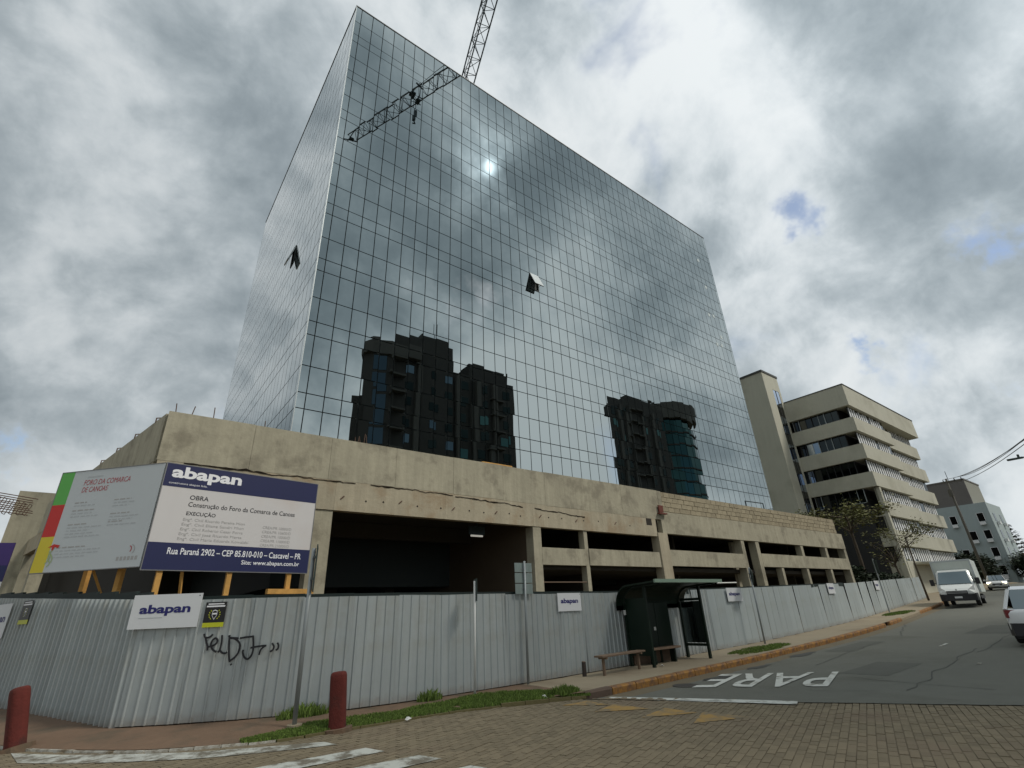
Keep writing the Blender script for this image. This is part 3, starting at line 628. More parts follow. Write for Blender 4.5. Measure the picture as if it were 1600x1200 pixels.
# ================================================================== PODIUM (unfinished car park)
PY = 17.0; PX0, PX1 = .33, 46.7
def build_podium():
    t = thing('concrete_podium', 'unfinished raw concrete car park podium wrapping the foot of the glass tower', 'podium', (PX0, PY, 0))
    jx = [PX0, 2.72, 5.2, 7.66, 10.15, 12.62, 15.0, 17.5, 20.2, 23.25]
    for k, (a, b) in enumerate(zip(jx, jx[1:])):
        g = .004
        dz = rnd.uniform(-.015, .015)
        part('parapet_panel', MB().box(a+(g if k else 0), b-g, PY+rnd.uniform(-.002, .002), PY+.22, 6.02-.045*max(0, a-9)/5, 7.50+dz), CONC, t)
    lx = [PX0+.02, 5.5, 9.8, 14.2, 18.6, 22.75]
    for a, b in zip(lx, lx[1:]):
        part('edge_beam', MB().box(a+.002, b-.002, PY+.006, PY+.30, 5.01, 6.02), CONC2, t)
    # long ragged cold joint between the two pours
    pts = [(a+.0, PY-.004, 6.02-.05*math.sin(a*.3)+.06*mnoise.noise((a*1.3, 0, 3))+.045*mnoise.noise((a*5.1, 2, 3))-.05*max(0, a-8.5)) for a in [1+.11*k for k in range(160)]]
    for seg in (pts[:48], pts[52:84], pts[84:116], pts[121:150]):
        w = [.022+.075*abs(mnoise.noise((p[0]*2.1, 5, 1))) for p in seg]
        part('cold_joint_crack', ribbon(MB(), [(p[0], PY-.009, p[2]) for p in seg], w, (0, -1, 0)), mat('crack_dark', (.025, .02, .015), 1, .2, 4, spec=0), t)  # near-black ribbon, the joint's own dark line
    # tie holes left by the formwork
    hole = MB().tube([(0, 0, 0), (0, .02, 0)], .035, 7).mesh('tie_hole', mat('hole_dark', (.03, .025, .02), 1, .1, 4)); stub = MB().tube([(.06, -.02, .05), (-.05, 0, -.06)], .022, 5).mesh('tie_rod', RUST)
    for k, x in enumerate([5.75, 6.6, 7.25, 7.9, 8.6, 9.6, 10.15, 10.9, 11.6, 12.2, 12.9, 13.5, 14.6, 15.1, 15.9, 16.8, 17.3, 18.3, 19.5, 20.6]):
        put('tie_hole' if k % 3 else 'tie_rod', hole if k % 3 else stub, t, T((x-PX0, .0, 5.44+rnd.uniform(-.05, .05))))
    # right stretch: beam below, block courses above
    part('edge_beam', MB().box(23.25, PX1, PY, PY+.3, 5.2, 6.36), CONC, t)
    part('block_backing', MB().box(23.55, 45.9, PY+.03, PY+.20, 6.36, 7.46), MORTAR, t)
    part('block_pier', MB().box(23.25, 23.54, PY-.01, PY+.26, 6.36, 7.48), CONC, t)
    bl, bh = .52, .268
    me = {}
    for r in range(4):
        x = 23.56+(bl/2 if r % 2 else 0)
        if r % 2:
            put('block', MB().boxm(I4, bl/2-.03, .17, bh-.03).mesh('block', BLOCK), t, T((23.56+bl/4-PX0, .10, 6.375+r*bh+bh/2)))
        while x+bl < 45.95:
            ln = bl-.026
            M = T((x+bl/2-PX0, .095+rnd.uniform(-.012, .012), 6.375+r*bh+bh/2)) @ RZ(rnd.gauss(0, .008))
            if 'b' not in me: me['b'] = MB().boxm(I4, ln, .17, bh-.03).mesh('block', BLOCK)
            put('block', me['b'], t, M); x += bl
    # columns and mullion piers
    def col(a, b, z0=0, z1=5.02, m=CONC, d=.45, y=0.0): part('column', MB().box(a, b, PY+y, PY+y+d, z0, z1), m, t)
    col(4.85, 5.5, 0, 5.0, CONC, .5, .05)
    col(14.17, 14.62, 0, 5.0, CONC, .5, .03); col(17.26, 17.48, 0, 5.0, CONC, .35, .06)
    col(22.74, 23.52, 0, 5.2, CONC2, .5, -.05); col(31.0, 31.35, 0, 5.2, CONC, .5, .03); col(32.75, 33.15, 0, 5.2, CONC, .5, .03)
    for a in (38.95, 42.9): col(a, a+.35, 4.4, 5.19, CONC, .4, .03)
    for a in (35.4, 39.0, 42.85): col(a, a+.3, 0, 3.62, CONC, .4, .03)
    col(46.3, PX1, 0, 5.19, CONC, .5, .02)
    # recessed stair wall between two piers
    part('recess_wall', MB().box(31.36, 32.74, PY+.9, PY+1.1, 0, 5.19), CONC, t)
    # ramp and deck spandrels
    for a, b, z0, z1, m in ((14.62, 17.26, 3.45, 4.16, CONC), (17.48, 22.72, 3.47, 4.20, CONC), (23.53, 30.99, 3.55, 4.36, CONC), (33.16, 46.29, 3.66, 4.46, CONC)):
        part('spandrel', MB().box(a, b, PY+.02, PY+.24, z0, z1), m, t)
    # inside: floor, deck, ceiling, back wall
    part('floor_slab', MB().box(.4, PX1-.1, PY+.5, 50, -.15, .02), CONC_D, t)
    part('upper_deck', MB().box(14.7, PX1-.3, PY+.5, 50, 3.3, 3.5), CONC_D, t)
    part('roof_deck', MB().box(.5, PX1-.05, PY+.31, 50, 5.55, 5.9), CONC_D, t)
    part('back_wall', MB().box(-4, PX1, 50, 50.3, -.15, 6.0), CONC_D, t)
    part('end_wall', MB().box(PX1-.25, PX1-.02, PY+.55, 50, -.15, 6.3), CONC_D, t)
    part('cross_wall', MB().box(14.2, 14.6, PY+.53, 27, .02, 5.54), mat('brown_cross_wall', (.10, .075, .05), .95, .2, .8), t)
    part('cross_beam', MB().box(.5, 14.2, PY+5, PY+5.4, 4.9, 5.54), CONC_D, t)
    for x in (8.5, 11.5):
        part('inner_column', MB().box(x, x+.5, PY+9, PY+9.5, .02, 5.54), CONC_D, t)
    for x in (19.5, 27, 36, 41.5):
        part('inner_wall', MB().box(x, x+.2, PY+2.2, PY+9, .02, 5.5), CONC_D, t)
    # left wing: turned outwards a little
    A = Vector((PX0, PY)); d = Vector((-1.71, 7.99)).normalized(); n = Vector((d.y, -d.x))
    def wing(name, s0, s1, z0, z1, off0, off1, m, z1b=None):
        p = [A+d*s0+n*off0, A+d*s1+n*off0, A+d*s1+n*off1, A+d*s0+n*off1]
        zb = z1 if z1b is None else z1b
        vs = [(q.x, q.y, z0) for q in p]+[(p[0].x, p[0].y, z1), (p[1].x, p[1].y, zb), (p[2].x, p[2].y, zb), (p[3].x, p[3].y, z1)]
        return part(name, MB().add(vs, [(0, 3, 2, 1), (4, 5, 6, 7), (0, 1, 5, 4), (1, 2, 6, 5), (2, 3, 7, 6), (3, 0, 4, 7)]), m, t)
    for k in range(7):
        s0 = .24 if k == 0 else k*2.45
        wing('parapet_panel', s0+.012, (k+1)*2.45-.012, 6.02, 7.5, 0, .22, CONC)
    wing('edge_beam', .31, 30, 5.25, 6.02, .012, .3, CONC2)
    wing('column', 15.6, 16.2, 0, 5.24, .03, .5, CONC); wing('column', 19.0, 21.5, 0, 5.24, .05, .4, CONC)
    wing('inner_wall', 2, 18.8, 0, 5.24, 1.2, 1.4, mat('shade_backing', (.03, .027, .022), .95, .2, 1))  # near-black sheet added to give the wing opening its deep shade
    for k in range(7):
        p = A+d*(1.2+k*2.1)+n*.1
        part('lifting_loop', MB().tube([(p.x-.1, p.y, 7.48), (p.x-.1, p.y, 7.62), (p.x+.06, p.y+.05, 7.68), (p.x+.14, p.y+.1, 7.55)], .022, 5), RUST, t)
    for x in (.5, .9, 1.5, 3.0, 6.05, 6.15, 6.25, 6.38, 6.5):
        part('starter_bar', MB().tube([(x, PY+.12, 7.45), (x+rnd.uniform(-.06, .06), PY+.12, 7.5+rnd.uniform(.12, .42))], .014, 4), RUST, t)
    # bits on the front wall
    rb = part('red_junction_box', MB().box(23.05, 23.42, PY-.12, PY-.052, 6.3, 6.66), REDBOX, t)
    part('box_shelf', MB().box(22.95, 23.62, PY-.2, PY-.053, 6.18, 6.25), REDBOX, t)
    part('wall_notch', MB().box(21.95, 22.4, PY+.002, PY+.012, 5.55, 5.9), mat('notch_dark', (.03, .025, .02), .9, .2, 4), t)
    part('loose_board', MB().box(11.6, 13.2, PY+.05, PY+.2, 7.515, 7.56), TIMBER, t)
    part('roof_pipe_frame', MB().tube([(33.6, PY+.5, 7.45), (33.6, PY+.5, 7.95), (36.0, PY+.5, 8.0), (36.0, PY+.5, 7.5)], .04, 5), STEEL, t)
    part('guard_rail', MB().tube([(14.65, PY+.1, 2.75), (17.2, PY+.1, 2.75)], .025, 5), SEATW, t)
    part('guard_rail', MB().tube([(27.6, PY+.1, 2.7), (29.6, PY+.1, 2.72)], .04, 5), WHPOLE, t)
build_podium()
o = thing('tube_lamp', 'small lit tube lamp under the ceiling of the big dark opening', 'lamp', (12.3, 18.6, 4.72))
part('lamp_tube', MB().tube([(-.3, 0, 0), (.3, 0, 0)], .04, 8), TUBE, o, I4); part('lamp_bracket', MB().box(-.4, .4, -.04, .04, .05, .4).box(-.03, .03, -.03, .03, .4, .83), STEEL, o, I4)
o = thing('stair_core', 'pale concrete core wall rising behind the left wing of the podium', 'wall', (-3.9, 37, 0))
part('core_wall', MB().box(-4.72, -3.0, 36, 36.3, 0, 8.45), CONC, o); part('core_side', MB().box(-4.72, -4.42, 36.3, 44, 0, 8.45), CONC, o)
def build_cage():
    t = thing('rebar_cage', 'tangle of steel reinforcement bars lying on the left wing beam', 'rebar', (-3.9, 28, 5.9))
    for k in range(9):
        z = 6.05+.09*k; y = 27.6+.05*k
        part('steel_bar', MB().tube([(-6.5, y+.3*rnd.random(), z+.35+rnd.uniform(-.05, .05)), (-3.05+rnd.uniform(-.25, .05), y, z-.12)], .018, 4), RUST, t)
    for k in range(9):
        x = -4.9+.2*k
        part('stirrup', MB().tube([(x, 27.5, 5.95), (x+.12, 27.5, 6.75-.05*k), (x+.14, 28.05, 6.8-.05*k), (x+.02, 28.05, 5.98), (x, 27.5, 5.95)], .014, 4), RUST, t)
build_cage()

# ================================================================== HOARDING
def sheet_panel(w, h, pitch, rib, dp, name, m, hb=None):
    """ribbed sheet: local x along the run, -y outwards, z up; h at x=0, hb at x=w"""
    hb = h if hb is None else hb
    xs = [(0, 0)]
    n = max(1, round(w/pitch)); p = w/n
    for k in range(n):
        x = k*p+p*.5
        xs += [(x-rib/2-.012, 0), (x-rib/2+.008, -dp), (x+rib/2-.008, -dp), (x+rib/2+.012, 0)]
        if pitch > .3 and pitch < 1: xs += [(x+rib/2+.045, 0), (x+rib/2+.052, -.006), (x+rib/2+.062, -.006), (x+rib/2+.07, 0)]
    xs.append((w, 0))
    mb = MB()
    for x, y in xs: mb.v += [(x, y, 0), (x, y, h+(hb-h)*x/w)]
    for i in range(len(xs)-1): mb.f.append((2*i, 2*i+2, 2*i+3, 2*i+1))
    # thickness
    o = len(mb.v)
    for x, y in xs: mb.v += [(x, y+.004, 0), (x, y+.004, h+(hb-h)*x/w)]
    for i in range(len(xs)-1): mb.f.append((o+2*i, o+2*i+1, o+2*i+3, o+2*i+2))
    me = bpy.data.meshes.new(name); me.from_pydata(mb.v, [], mb.f); me.materials.append(m); me.update(); return me
def walk_path(path, step):
    """points every `step` metres along a polyline"""
    out = [Vector(path[0]).to_2d()]; pos = Vector(path[0]).to_2d(); i = 1
    while i < len(path):
        q = Vector(path[i]).to_2d()
        if (q-pos).length >= step-1e-9:
            # intersect circle roughly
            dirv = (q-pos).normalized(); pos = pos+dirv*step; out.append(pos.copy())
        else: i += 1
    return out
FTOP = [(0, 2.17), (4, 2.11), (12, 2.09), (19.5, 2.17), (30, 2.33), (35.5, 2.45), (45, 2.72), (57, 3.05), (64, 3.25)]
def build_fences():
    f = thing('front_hoarding', 'long ribbed sheet metal hoarding along the pavement facing the street', 'fence', (.7, 13.2, 0))
    pts = walk_path(FC, 1.02); cache = {}
    Wi = WM[f].inverted()
    for k, (a, b) in enumerate(zip(pts, pts[1:])):
        z0 = gz(a.x)+.02; z1 = interp(FTOP, a.x); z1b = interp(FTOP, b.x); ang = math.atan2(b.y-a.y, b.x-a.x); w = (b-a).length
        if a.x < 17.9: me = sheet_panel(w+.02, z1-z0+rnd.uniform(-.012, .012), .2, .032, .024, 'sheet_panel', SHEET, z1b-z0+rnd.uniform(-.012, .012))
        else: me = sheet_panel(w-.006, z1-z0, 1.1, .03, .008, 'sheet_panel', SHEETF, z1b-z0)
        jit = rnd.uniform(-.012, .012)
        put('sheet_panel', me, f, Wi @ T((a.x, a.y+jit, z0)) @ RZ(ang+rnd.gauss(0, .009)) @ Matrix.Rotation(rnd.gauss(0, .009), 4, 'X'))
        ln = w+.01
        if a.x < 32: part('top_rail', MB().box(0, ln, .03, .09, z1-z0-.12, z1-z0+.055), RAIL, f, Wi @ T((a.x, a.y, z0)) @ RZ(ang))
        part('bottom_rail', MB().box(0, ln, .03, .08, -.03, .06), mat('dark_timber', (.05, .035, .025), .9, .2, 3), f, Wi @ T((a.x, a.y, z0)) @ RZ(ang))
    g = thing('side_hoarding', 'ribbed sheet metal hoarding receding along the left side street', 'fence', (.7, 13.2, 0))
    Wi = WM[g].inverted(); pts = walk_path(list(reversed(LEFTF)), 1.05); pts.append(Vector((.7, 13.2)))
    for a, b in zip(pts, pts[1:]):
        w = (b-a).length
        if w < .1: continue
        ang = math.atan2(b.y-a.y, b.x-a.x); h = 2.18+.052*(13.2-a.y)*-1; hb = 2.18+.052*(13.2-b.y)*-1
        put('sheet_panel', sheet_panel(w, h, .26, .07, .055, 'sheet_panel', SHEET, hb), g, Wi @ T((a.x, a.y, .0)) @ RZ(ang+rnd.gauss(0, .006)))
        part('top_rail', MB().box(0, w, .045, .12, h-.1, h+.11), RAIL, g, Wi @ T((a.x, a.y, 0)) @ RZ(ang))
    return f, g
FRONT, SIDE = build_fences()
# spray tag on the front hoarding
def graffiti():
    def c(x, y): return (240+x*.1375, 920+y*.1375)
    A_, B_ = (1.4, 12.72), (4.05, 11.47)
    strokes = [[(565, 510), (575, 545), (605, 555), (640, 540), (662, 515)], [(580, 550), (590, 600), (600, 650), (600, 700)], [(600, 660), (650, 650), (700, 620), (712, 580), (690, 560), (655, 590), (640, 640), (660, 690), (700, 715)],
               [(765, 525), (760, 600), (745, 670), (735, 700), (715, 720)], [(735, 690), (765, 725), (800, 730), (820, 715)], [(848, 525), (842, 640), (840, 760), (848, 830)], [(845, 560), (900, 565), (945, 595), (965, 640), (950, 710), (910, 770), (850, 815)],
               [(850, 555), (960, 560), (1040, 548), (1115, 540)], [(1112, 530), (1115, 620), (1110, 700), (1085, 765), (1045, 795), (1010, 770), (995, 720), (1002, 690)], [(1080, 670), (1150, 655), (1230, 645), (1262, 645)], [(1255, 640), (1205, 680), (1185, 720), (1180, 750)],
               [(1325, 615), (1345, 650), (1335, 690), (1300, 712)], [(1385, 610), (1398, 640), (1390, 680), (1365, 695)], [(858, 850), (868, 862)], [(845, 530), (842, 545)]]
    mb = MB(); n = Vector((B_[1]-A_[1], A_[0]-B_[0], 0)).normalized()
    for s in strokes:
        P = [on_seg(*c(*q), A_, B_) for q in s]
        P = catmull(P, 4)
        out = []
        for p in P:
            fy = fence_y(p.x); out.append(Vector((p.x, fy-.046, p.z)))
        ribbon(mb, out, .036, n)
    o = part('spray_tag', mb, SPRAY, FRONT); o['label'] = 'black spray painted scrawl'
graffiti()

# ------------------------------------------------------------------ boards
def frame_on(a, b, z, out):
    """frame with x from a to b, y up, z facing the street; out = offset outwards"""
    a = Vector((a[0], a[1], z)); b = Vector((b[0], b[1], z)); x = (b-a).normalized(); y = Vector((0, 0, 1)); zz = x.cross(y)
    return Matrix(((x.x, y.x, zz.x, a.x), (x.y, y.y, zz.y, a.y), (x.z, y.z, zz.z, a.z), (0, 0, 0, 1))) @ T((0, 0, out)), (b-a).length
def board_thing(name, label, cat, a, b, z, out, group=None):
    M, w = frame_on(a, b, z, out); o = bpy.data.objects.new(name, None); COL.objects.link(o); o.matrix_world = M; WM[o] = M; o['label'] = label; o['category'] = cat
    if group: o['group'] = group
    return o, w
def rect(o, name, x0, x1, y0, y1, z, m, th=.004): return part(name, MB().box(x0, x1, y0, y1, z-th, z), m, o, I4)
def write(o, s, x, y, w, h, m, z=.006, bold=0, shear=0, name='lettering', right=False):
    me = text_mesh(s, w, h, bold, shear, m); ww = max(v.co.x for v in me.vertices)
    return put(name, me, o, T((x-(ww if right else 0), y, z)))
def abapan_board(a, b, z, h, out, label, tail=True):
    o, w = board_thing('company_sign', label, 'sign', a, b, z, out, 'company signs fixed to the hoarding')
    rect(o, 'panel', 0, w, 0, h, 0, SIGNW, .012)
    write(o, 'abapan', w*.12, h*.36, w*.74, h*.34, INK_B, .004, bold=.035)
    if tail: rect(o, 'small_print', w*.13, w*.47, h*.305, h*.325, .003, INK_F, .002)
    part('screw', MB().prism([(w*.96+.012*math.cos(k), h*.93+.012*math.sin(k)) for k in range(6)], 0, .004), INK_K, o, I4)
    return o
fy = fence_y
abapan_board((.56, 13.29), (1.66, 12.60), 1.64, .62, .11, 'white abapan sign on the hoarding corner left of the spray scrawl')
def sign_on_front(x0, x1, z0, z1, label): return abapan_board((x0, fy(x0)), (x1, fy(x1)), z0, z1-z0, .06, label, False)
sign_on_front(10.33, 11.33, 1.62, 2.10, 'white abapan sign left of the bus shelter')
sign_on_front(19.83, 20.9, 1.70, 2.20, 'white abapan sign just right of the bus shelter')
sign_on_front(29.8, 30.8, 1.88, 2.38, 'small far abapan sign midway along the smooth grey hoarding')
sign_on_front(39.9, 41.0, 2.04, 2.60, 'farthest abapan sign near the parked truck')
o, w = board_thing('company_sign', 'white abapan sign cut by the left edge of the photo', 'sign', (-2.62, 22.8), (-1.93, 20.82), 1.55, .08, 'company signs fixed to the hoarding')
rect(o, 'panel', 0, w, 0, .9, 0, SIGNW, .012); write(o, 'abapan', w*.2, .36, w*.7, .26, INK_B, .004, bold=.035)
def alarm_sticker(a, b, z, h, out, label):
    o, w = board_thing('alarm_sign', label, 'sign', a, b, z, out, 'alarm company signs on the hoarding')
    rect(o, 'panel', 0, w, h*.18, h, 0, STICK, .008); rect(o, 'lime_strip', 0, w, 0, h*.18, 0, STICKY, .008)
    rect(o, 'white_line', w*.12, w*.88, h*.90, h*.945, .003, INK_W, .002); rect(o, 'white_line', w*.06, w*.94, h*.80, h*.86, .003, INK_W, .002)
    cx, cy, r = w*.5, h*.49, h*.2
    sh = [(-.62, .8), (0, 1.0), (.62, .8), (.66, -.1), (0, -1.0), (-.66, -.1)]
    mb = MB(); n = len(sh)
    for k in (1.0, .84): mb.v += [(cx+x*r*k*.8, cy+y*r*k, .004) for x, y in sh]
    for i in range(n): mb.f.append((i, (i+1) % n, n+(i+1) % n, n+i))
    part('shield_outline', mb, INK_W, o, I4)
    rect(o, 'shield_band', cx-r*.42, cx+r*.42, cy+r*.05, cy+r*.35, .004, INK_W, .002)
    for s in (-1, 1):
        mb = MB()
        for k in range(5):
            a0 = -.9+k*.42; px, py = cx+s*r*1.12*math.cos(a0), cy+r*1.05*math.sin(a0)
            mb.add([(px-s*r*.18, py-r*.1, .004), (px+s*r*.14, py+r*.02, .004), (px+s*r*.02, py+r*.26, .004)], [(0, 1, 2)])
        part('laurel', mb, STICKY, o, I4)
alarm_sticker((1.72, fy(1.72)), (2.06, fy(2.06)), 1.62, .46, .06, 'black and lime alarm sign between the corner abapan sign and the scrawl')
alarm_sticker((-1.62, 19.92), (-1.38, 19.22), 1.88, .58, .08, 'black and lime alarm sign on the side hoarding at far left')

def build_billboards():
    # --- contractor's board
    o, w = board_thing('contractor_billboard', 'large navy and white abapan contractor billboard on timber posts above the hoarding', 'billboard', (.56, 15.3), (4.57, 15.9), 2.93, 0)
    h = 2.6
    rect(o, 'panel', 0, w, 0, h, 0, WHITEB, .03); rect(o, 'header_band', 0, w, h*.775, h, .004, NAVY, .003); rect(o, 'footer_band', 0, w, 0, h*.245, .004, NAVY, .003)
    write(o, 'abapan', w*.035, h*.832, w*.42, h*.15, INK_W, .007, bold=.035)
    write(o, 'construtora abapan ltda.', w*.03, h*.797, w*.22, h*.025, INK_W, .007)
    write(o, 'OBRA', w*.165, h*.665, w*.11, h*.045, INK_K, .004, bold=.012)
    write(o, 'Construção do Foro da Comarca de Canoas', w*.165, h*.585, w*.69, h*.058, INK_K, .004, bold=.008)
    write(o, 'EXECUÇÃO', w*.165, h*.505, w*.17, h*.052, INK_K, .004, bold=.012)
    for k, (s, n_) in enumerate((('Engº. Civil Ricardo Pereira Mion', 'CREA/PR 10000/D'), ('Engº. Civil Eliane Sandri Mion', 'CREA/PR 10600/D'), ('Engº. Civil Roberto Cesar Porra', 'CREA/PR 10000/D'), ('Engº. Civil José Ricardo Merta', 'CREA/PR 110000/D'), ('Engº. Civil Maria Eduarda Kowalski', 'CREA/PR 210000/D'))):
        y = h*(.45-.046*k)
        write(o, s, w*(.155-.002*k), y, w*(.37 if k != 4 else .42), h*.034, INK_G, .004); write(o, n_, w*.645, y-h*.01, w*.2, h*.028, INK_G, .004)
    write(o, 'Rua Paraná 2902 – CEP 85.810-010 – Cascavel – PR', w*.11, h*.14, w*.83, h*.062, INK_W, .007, bold=.012)
    write(o, 'Site: www.abapan.com.br', w*.935, h*.055, w*.39, h*.056, INK_W, .007, bold=.012, right=True)
    Wi = WM[o]
    for fx in (.1, .49, .88):
        part('timber_post', MB().box(w*fx-.06, w*fx+.06, -2.93, h*.95, -.14, -.032), TIMBER, o, I4)
    part('timber_brace', MB().tube([(w*.22, -.0, -.1), (w*.34, -2.6, -1.0)], .04, 4), TIMBER, o, I4)
    part('timber_plank', MB().box(w*.74, w*1.06, -.56, -.43, -.1, .06), TIMBER, o, I4)
    part('board_frame', MB().box(-.02, 0, -.02, h+.02, -.05, .008).box(w, w+.02, -.02, h+.02, -.05, .008).box(0, w, -.02, 0, -.05, .008).box(0, w, h, h+.02, -.05, .008), mat('frame_grey', (.2, .2, .2), .5, .1, 2, metallic=.5), o, I4)
    # --- the court's board
    o, w = board_thing('court_billboard', 'pale court billboard with green, red and yellow side stripe left of the navy billboard', 'billboard', (-1.60, 17.65), (.51, 15.33), 3.0, 0)
    h = 2.52
    rect(o, 'panel', 0, w, 0, h, 0, WHITEB1, .03)
    rect(o, 'green_stripe', 0, w*.125, h*.66, h, .004, GREEN, .003); rect(o, 'red_stripe', 0, w*.125, h*.34, h*.66, .004, RED, .003); rect(o, 'yellow_stripe', 0, w*.125, 0, h*.34, .004, YEL, .003)
    write(o, 'FORO DA COMARCA', w*.25, h*.845, w*.45, h*.055, INK_R, .004, shear=.15); write(o, 'DE CANOAS', w*.25, h*.77, w*.25, h*.055, INK_R, .004, shear=.15)
    rect(o, 'faded_line', w*.27, w*.42, h*.925, h*.94, .003, INK_F, .002)
    r2 = random.Random(3)
    for (x0, y0, n_, wd) in ((.22, .66, 2, .24), (.22, .58, 3, .30), (.22, .44, 5, .34), (.60, .66, 3, .24), (.60, .52, 3, .30), (.60, .44, 2, .28), (.18, .22, 4, .48)):
        for k in range(n_):
            x = x0
            end = x0+wd*r2.uniform(.6, 1)*(1 if k else .7)
            while x < end:
                l = r2.uniform(.02, .06); rect(o, 'faded_line', w*x, w*min(end, x+l), h*(y0-.03*k), h*(y0-.03*k+.011), .003, INK_G if k == 0 else INK_F, .002); x += l+.012
    # two small emblems, simplified: red roof over green leaf strokes, and a half ring
    mb = MB().add([(w*.10, h*.235, .008), (w*.15, h*.265, .008), (w*.21, h*.25, .008), (w*.20, h*.225, .008), (w*.165, h*.235, .008), (w*.155, h*.205, .008), (w*.14, h*.205, .008), (w*.14, h*.235, .008)], [tuple(range(8))])
    part('emblem_roof', mb, RED, o, I4)
    mb = MB()
    for (x, y, s) in ((.12, .13, 1), (.16, .14, -1), (.145, .10, 1)):
        ribbon(mb, [(w*(x+.03*s*math.sin(k*.5)), h*(y-.05+.02*k), .008) for k in range(7)], .028, (0, 0, 1))
    part('emblem_leaf', mb, mat('print_pale_green', (.35, .45, .2), .5, .06, 1), o, I4)
    mb = MB(); ribbon(mb, [(w*(.885+.035*math.cos(a*.3-.9)), h*(.16+.045*math.sin(a*.3-.9)), .006) for a in range(9)], .02, (0, 0, 1)); part('court_emblem_arc', mb, INK_G, o, I4)
    mb = MB(); ribbon(mb, [(w*(.87+.02*math.cos(a*.3-.9)), h*(.165+.03*math.sin(a*.3-.9)), .006) for a in range(9)], .022, (0, 0, 1)); part('court_emblem_flame', mb, INK_R, o, I4)
    for k in range(6): rect(o, 'faded_line', w*(.775+.033*k), w*(.797+.033*k), h*.065, h*.10, .003, INK_G, .002)
    for fx, dz in ((.2, -1.0), (.72, -.45)):
        part('timber_post', MB().box(w*fx-.065, w*fx+.065, -3.0, h*.9, dz, dz+.11), TIMBER, o, I4)
        part('post_batten', MB().box(w*fx-.05, w*fx+.05, .2, .3, dz+.11, -.031), TIMBER, o, I4)
    part('timber_brace', MB().tube([(w*.45, .3, -.2), (w*.62, -2.9, -2.0)], .04, 4), TIMBER, o, I4)
    part('board_frame', MB().box(-.02, 0, -.02, h+.02, -.05, .008).box(0, w, -.02, 0, -.05, .008).box(0, w, h, h+.02, -.05, .008), mat('frame_grey', (.2, .2, .2)), o, I4)
    # --- a third board cut by the edge
    o, w = board_thing('purple_billboard', 'purple and white billboard cut off by the left edge of the photo', 'billboard', (-3.9, 19.6), (-2.2, 19.0), 2.45, 0)
    rect(o, 'panel', 0, w, 0, .45, 0, WHITEB1, .03); rect(o, 'purple_field', 0, w, .45, 1.42, 0, mat('purple_print', (.045, .025, .13), .5, .1, 1), .03); rect(o, 'blue_field', w*.3, w, .45, .85, .004, NAVY, .003)
    part('timber_post', MB().box(w*.5, w*.6, -2.45, 1.2, -.15, -.035), TIMBER, o, I4)
build_billboards()

# ================================================================== STREET FURNITURE
def build_bollards():
    prof = [(.145, 0), (.147, .02), (.143, .05), (.142, .70), (.140, .775), (.128, .815), (.10, .832), (0.001, .84)]
    def mk(h, bx):
        mb = MB(); n = 20
        for r, z in prof: mb.v += [(r*bx*math.copysign(abs(math.cos(2*PI*k/n))**.75, math.cos(2*PI*k/n)), r*math.copysign(abs(math.sin(2*PI*k/n))**.75, math.sin(2*PI*k/n)), z*h/.84) for k in range(n)]
        for i in range(len(prof)-1):
            for k in range(n): mb.f.append((i*n+k, i*n+(k+1) % n, (i+1)*n+(k+1) % n, (i+1)*n+k))
        mb.f.append(tuple(reversed(range(n)))); return mb
    for (x, y, h, s, lb, rz) in ((3.8, 10.25, .80, 1.0, 'red painted concrete bollard on the grass verge before the hoarding', 1.0), (-.62, 13.15, .84, .95, 'red painted concrete bollard at the far left edge', .4)):
        t = thing('bollard', lb, 'bollard', (x, y, -.09), rz, 'red concrete bollards'); t.matrix_world = T((x, y, -.09)) @ Matrix.Rotation(  .26 if x < 0 else .07, 4, Vector((-.62, -.79, 0)).normalized()) @ RZ(rz); WM[t] = t.matrix_world.copy()
        part('post', mk(h+.09, s), BOLL, t, I4, smooth=True); part('footing', MB().prism([(.26*math.cos(2*PI*k/12), .26*math.sin(2*PI*k/12)) for k in range(12)], -.12, .02), DIRT, t, I4)
build_bollards()
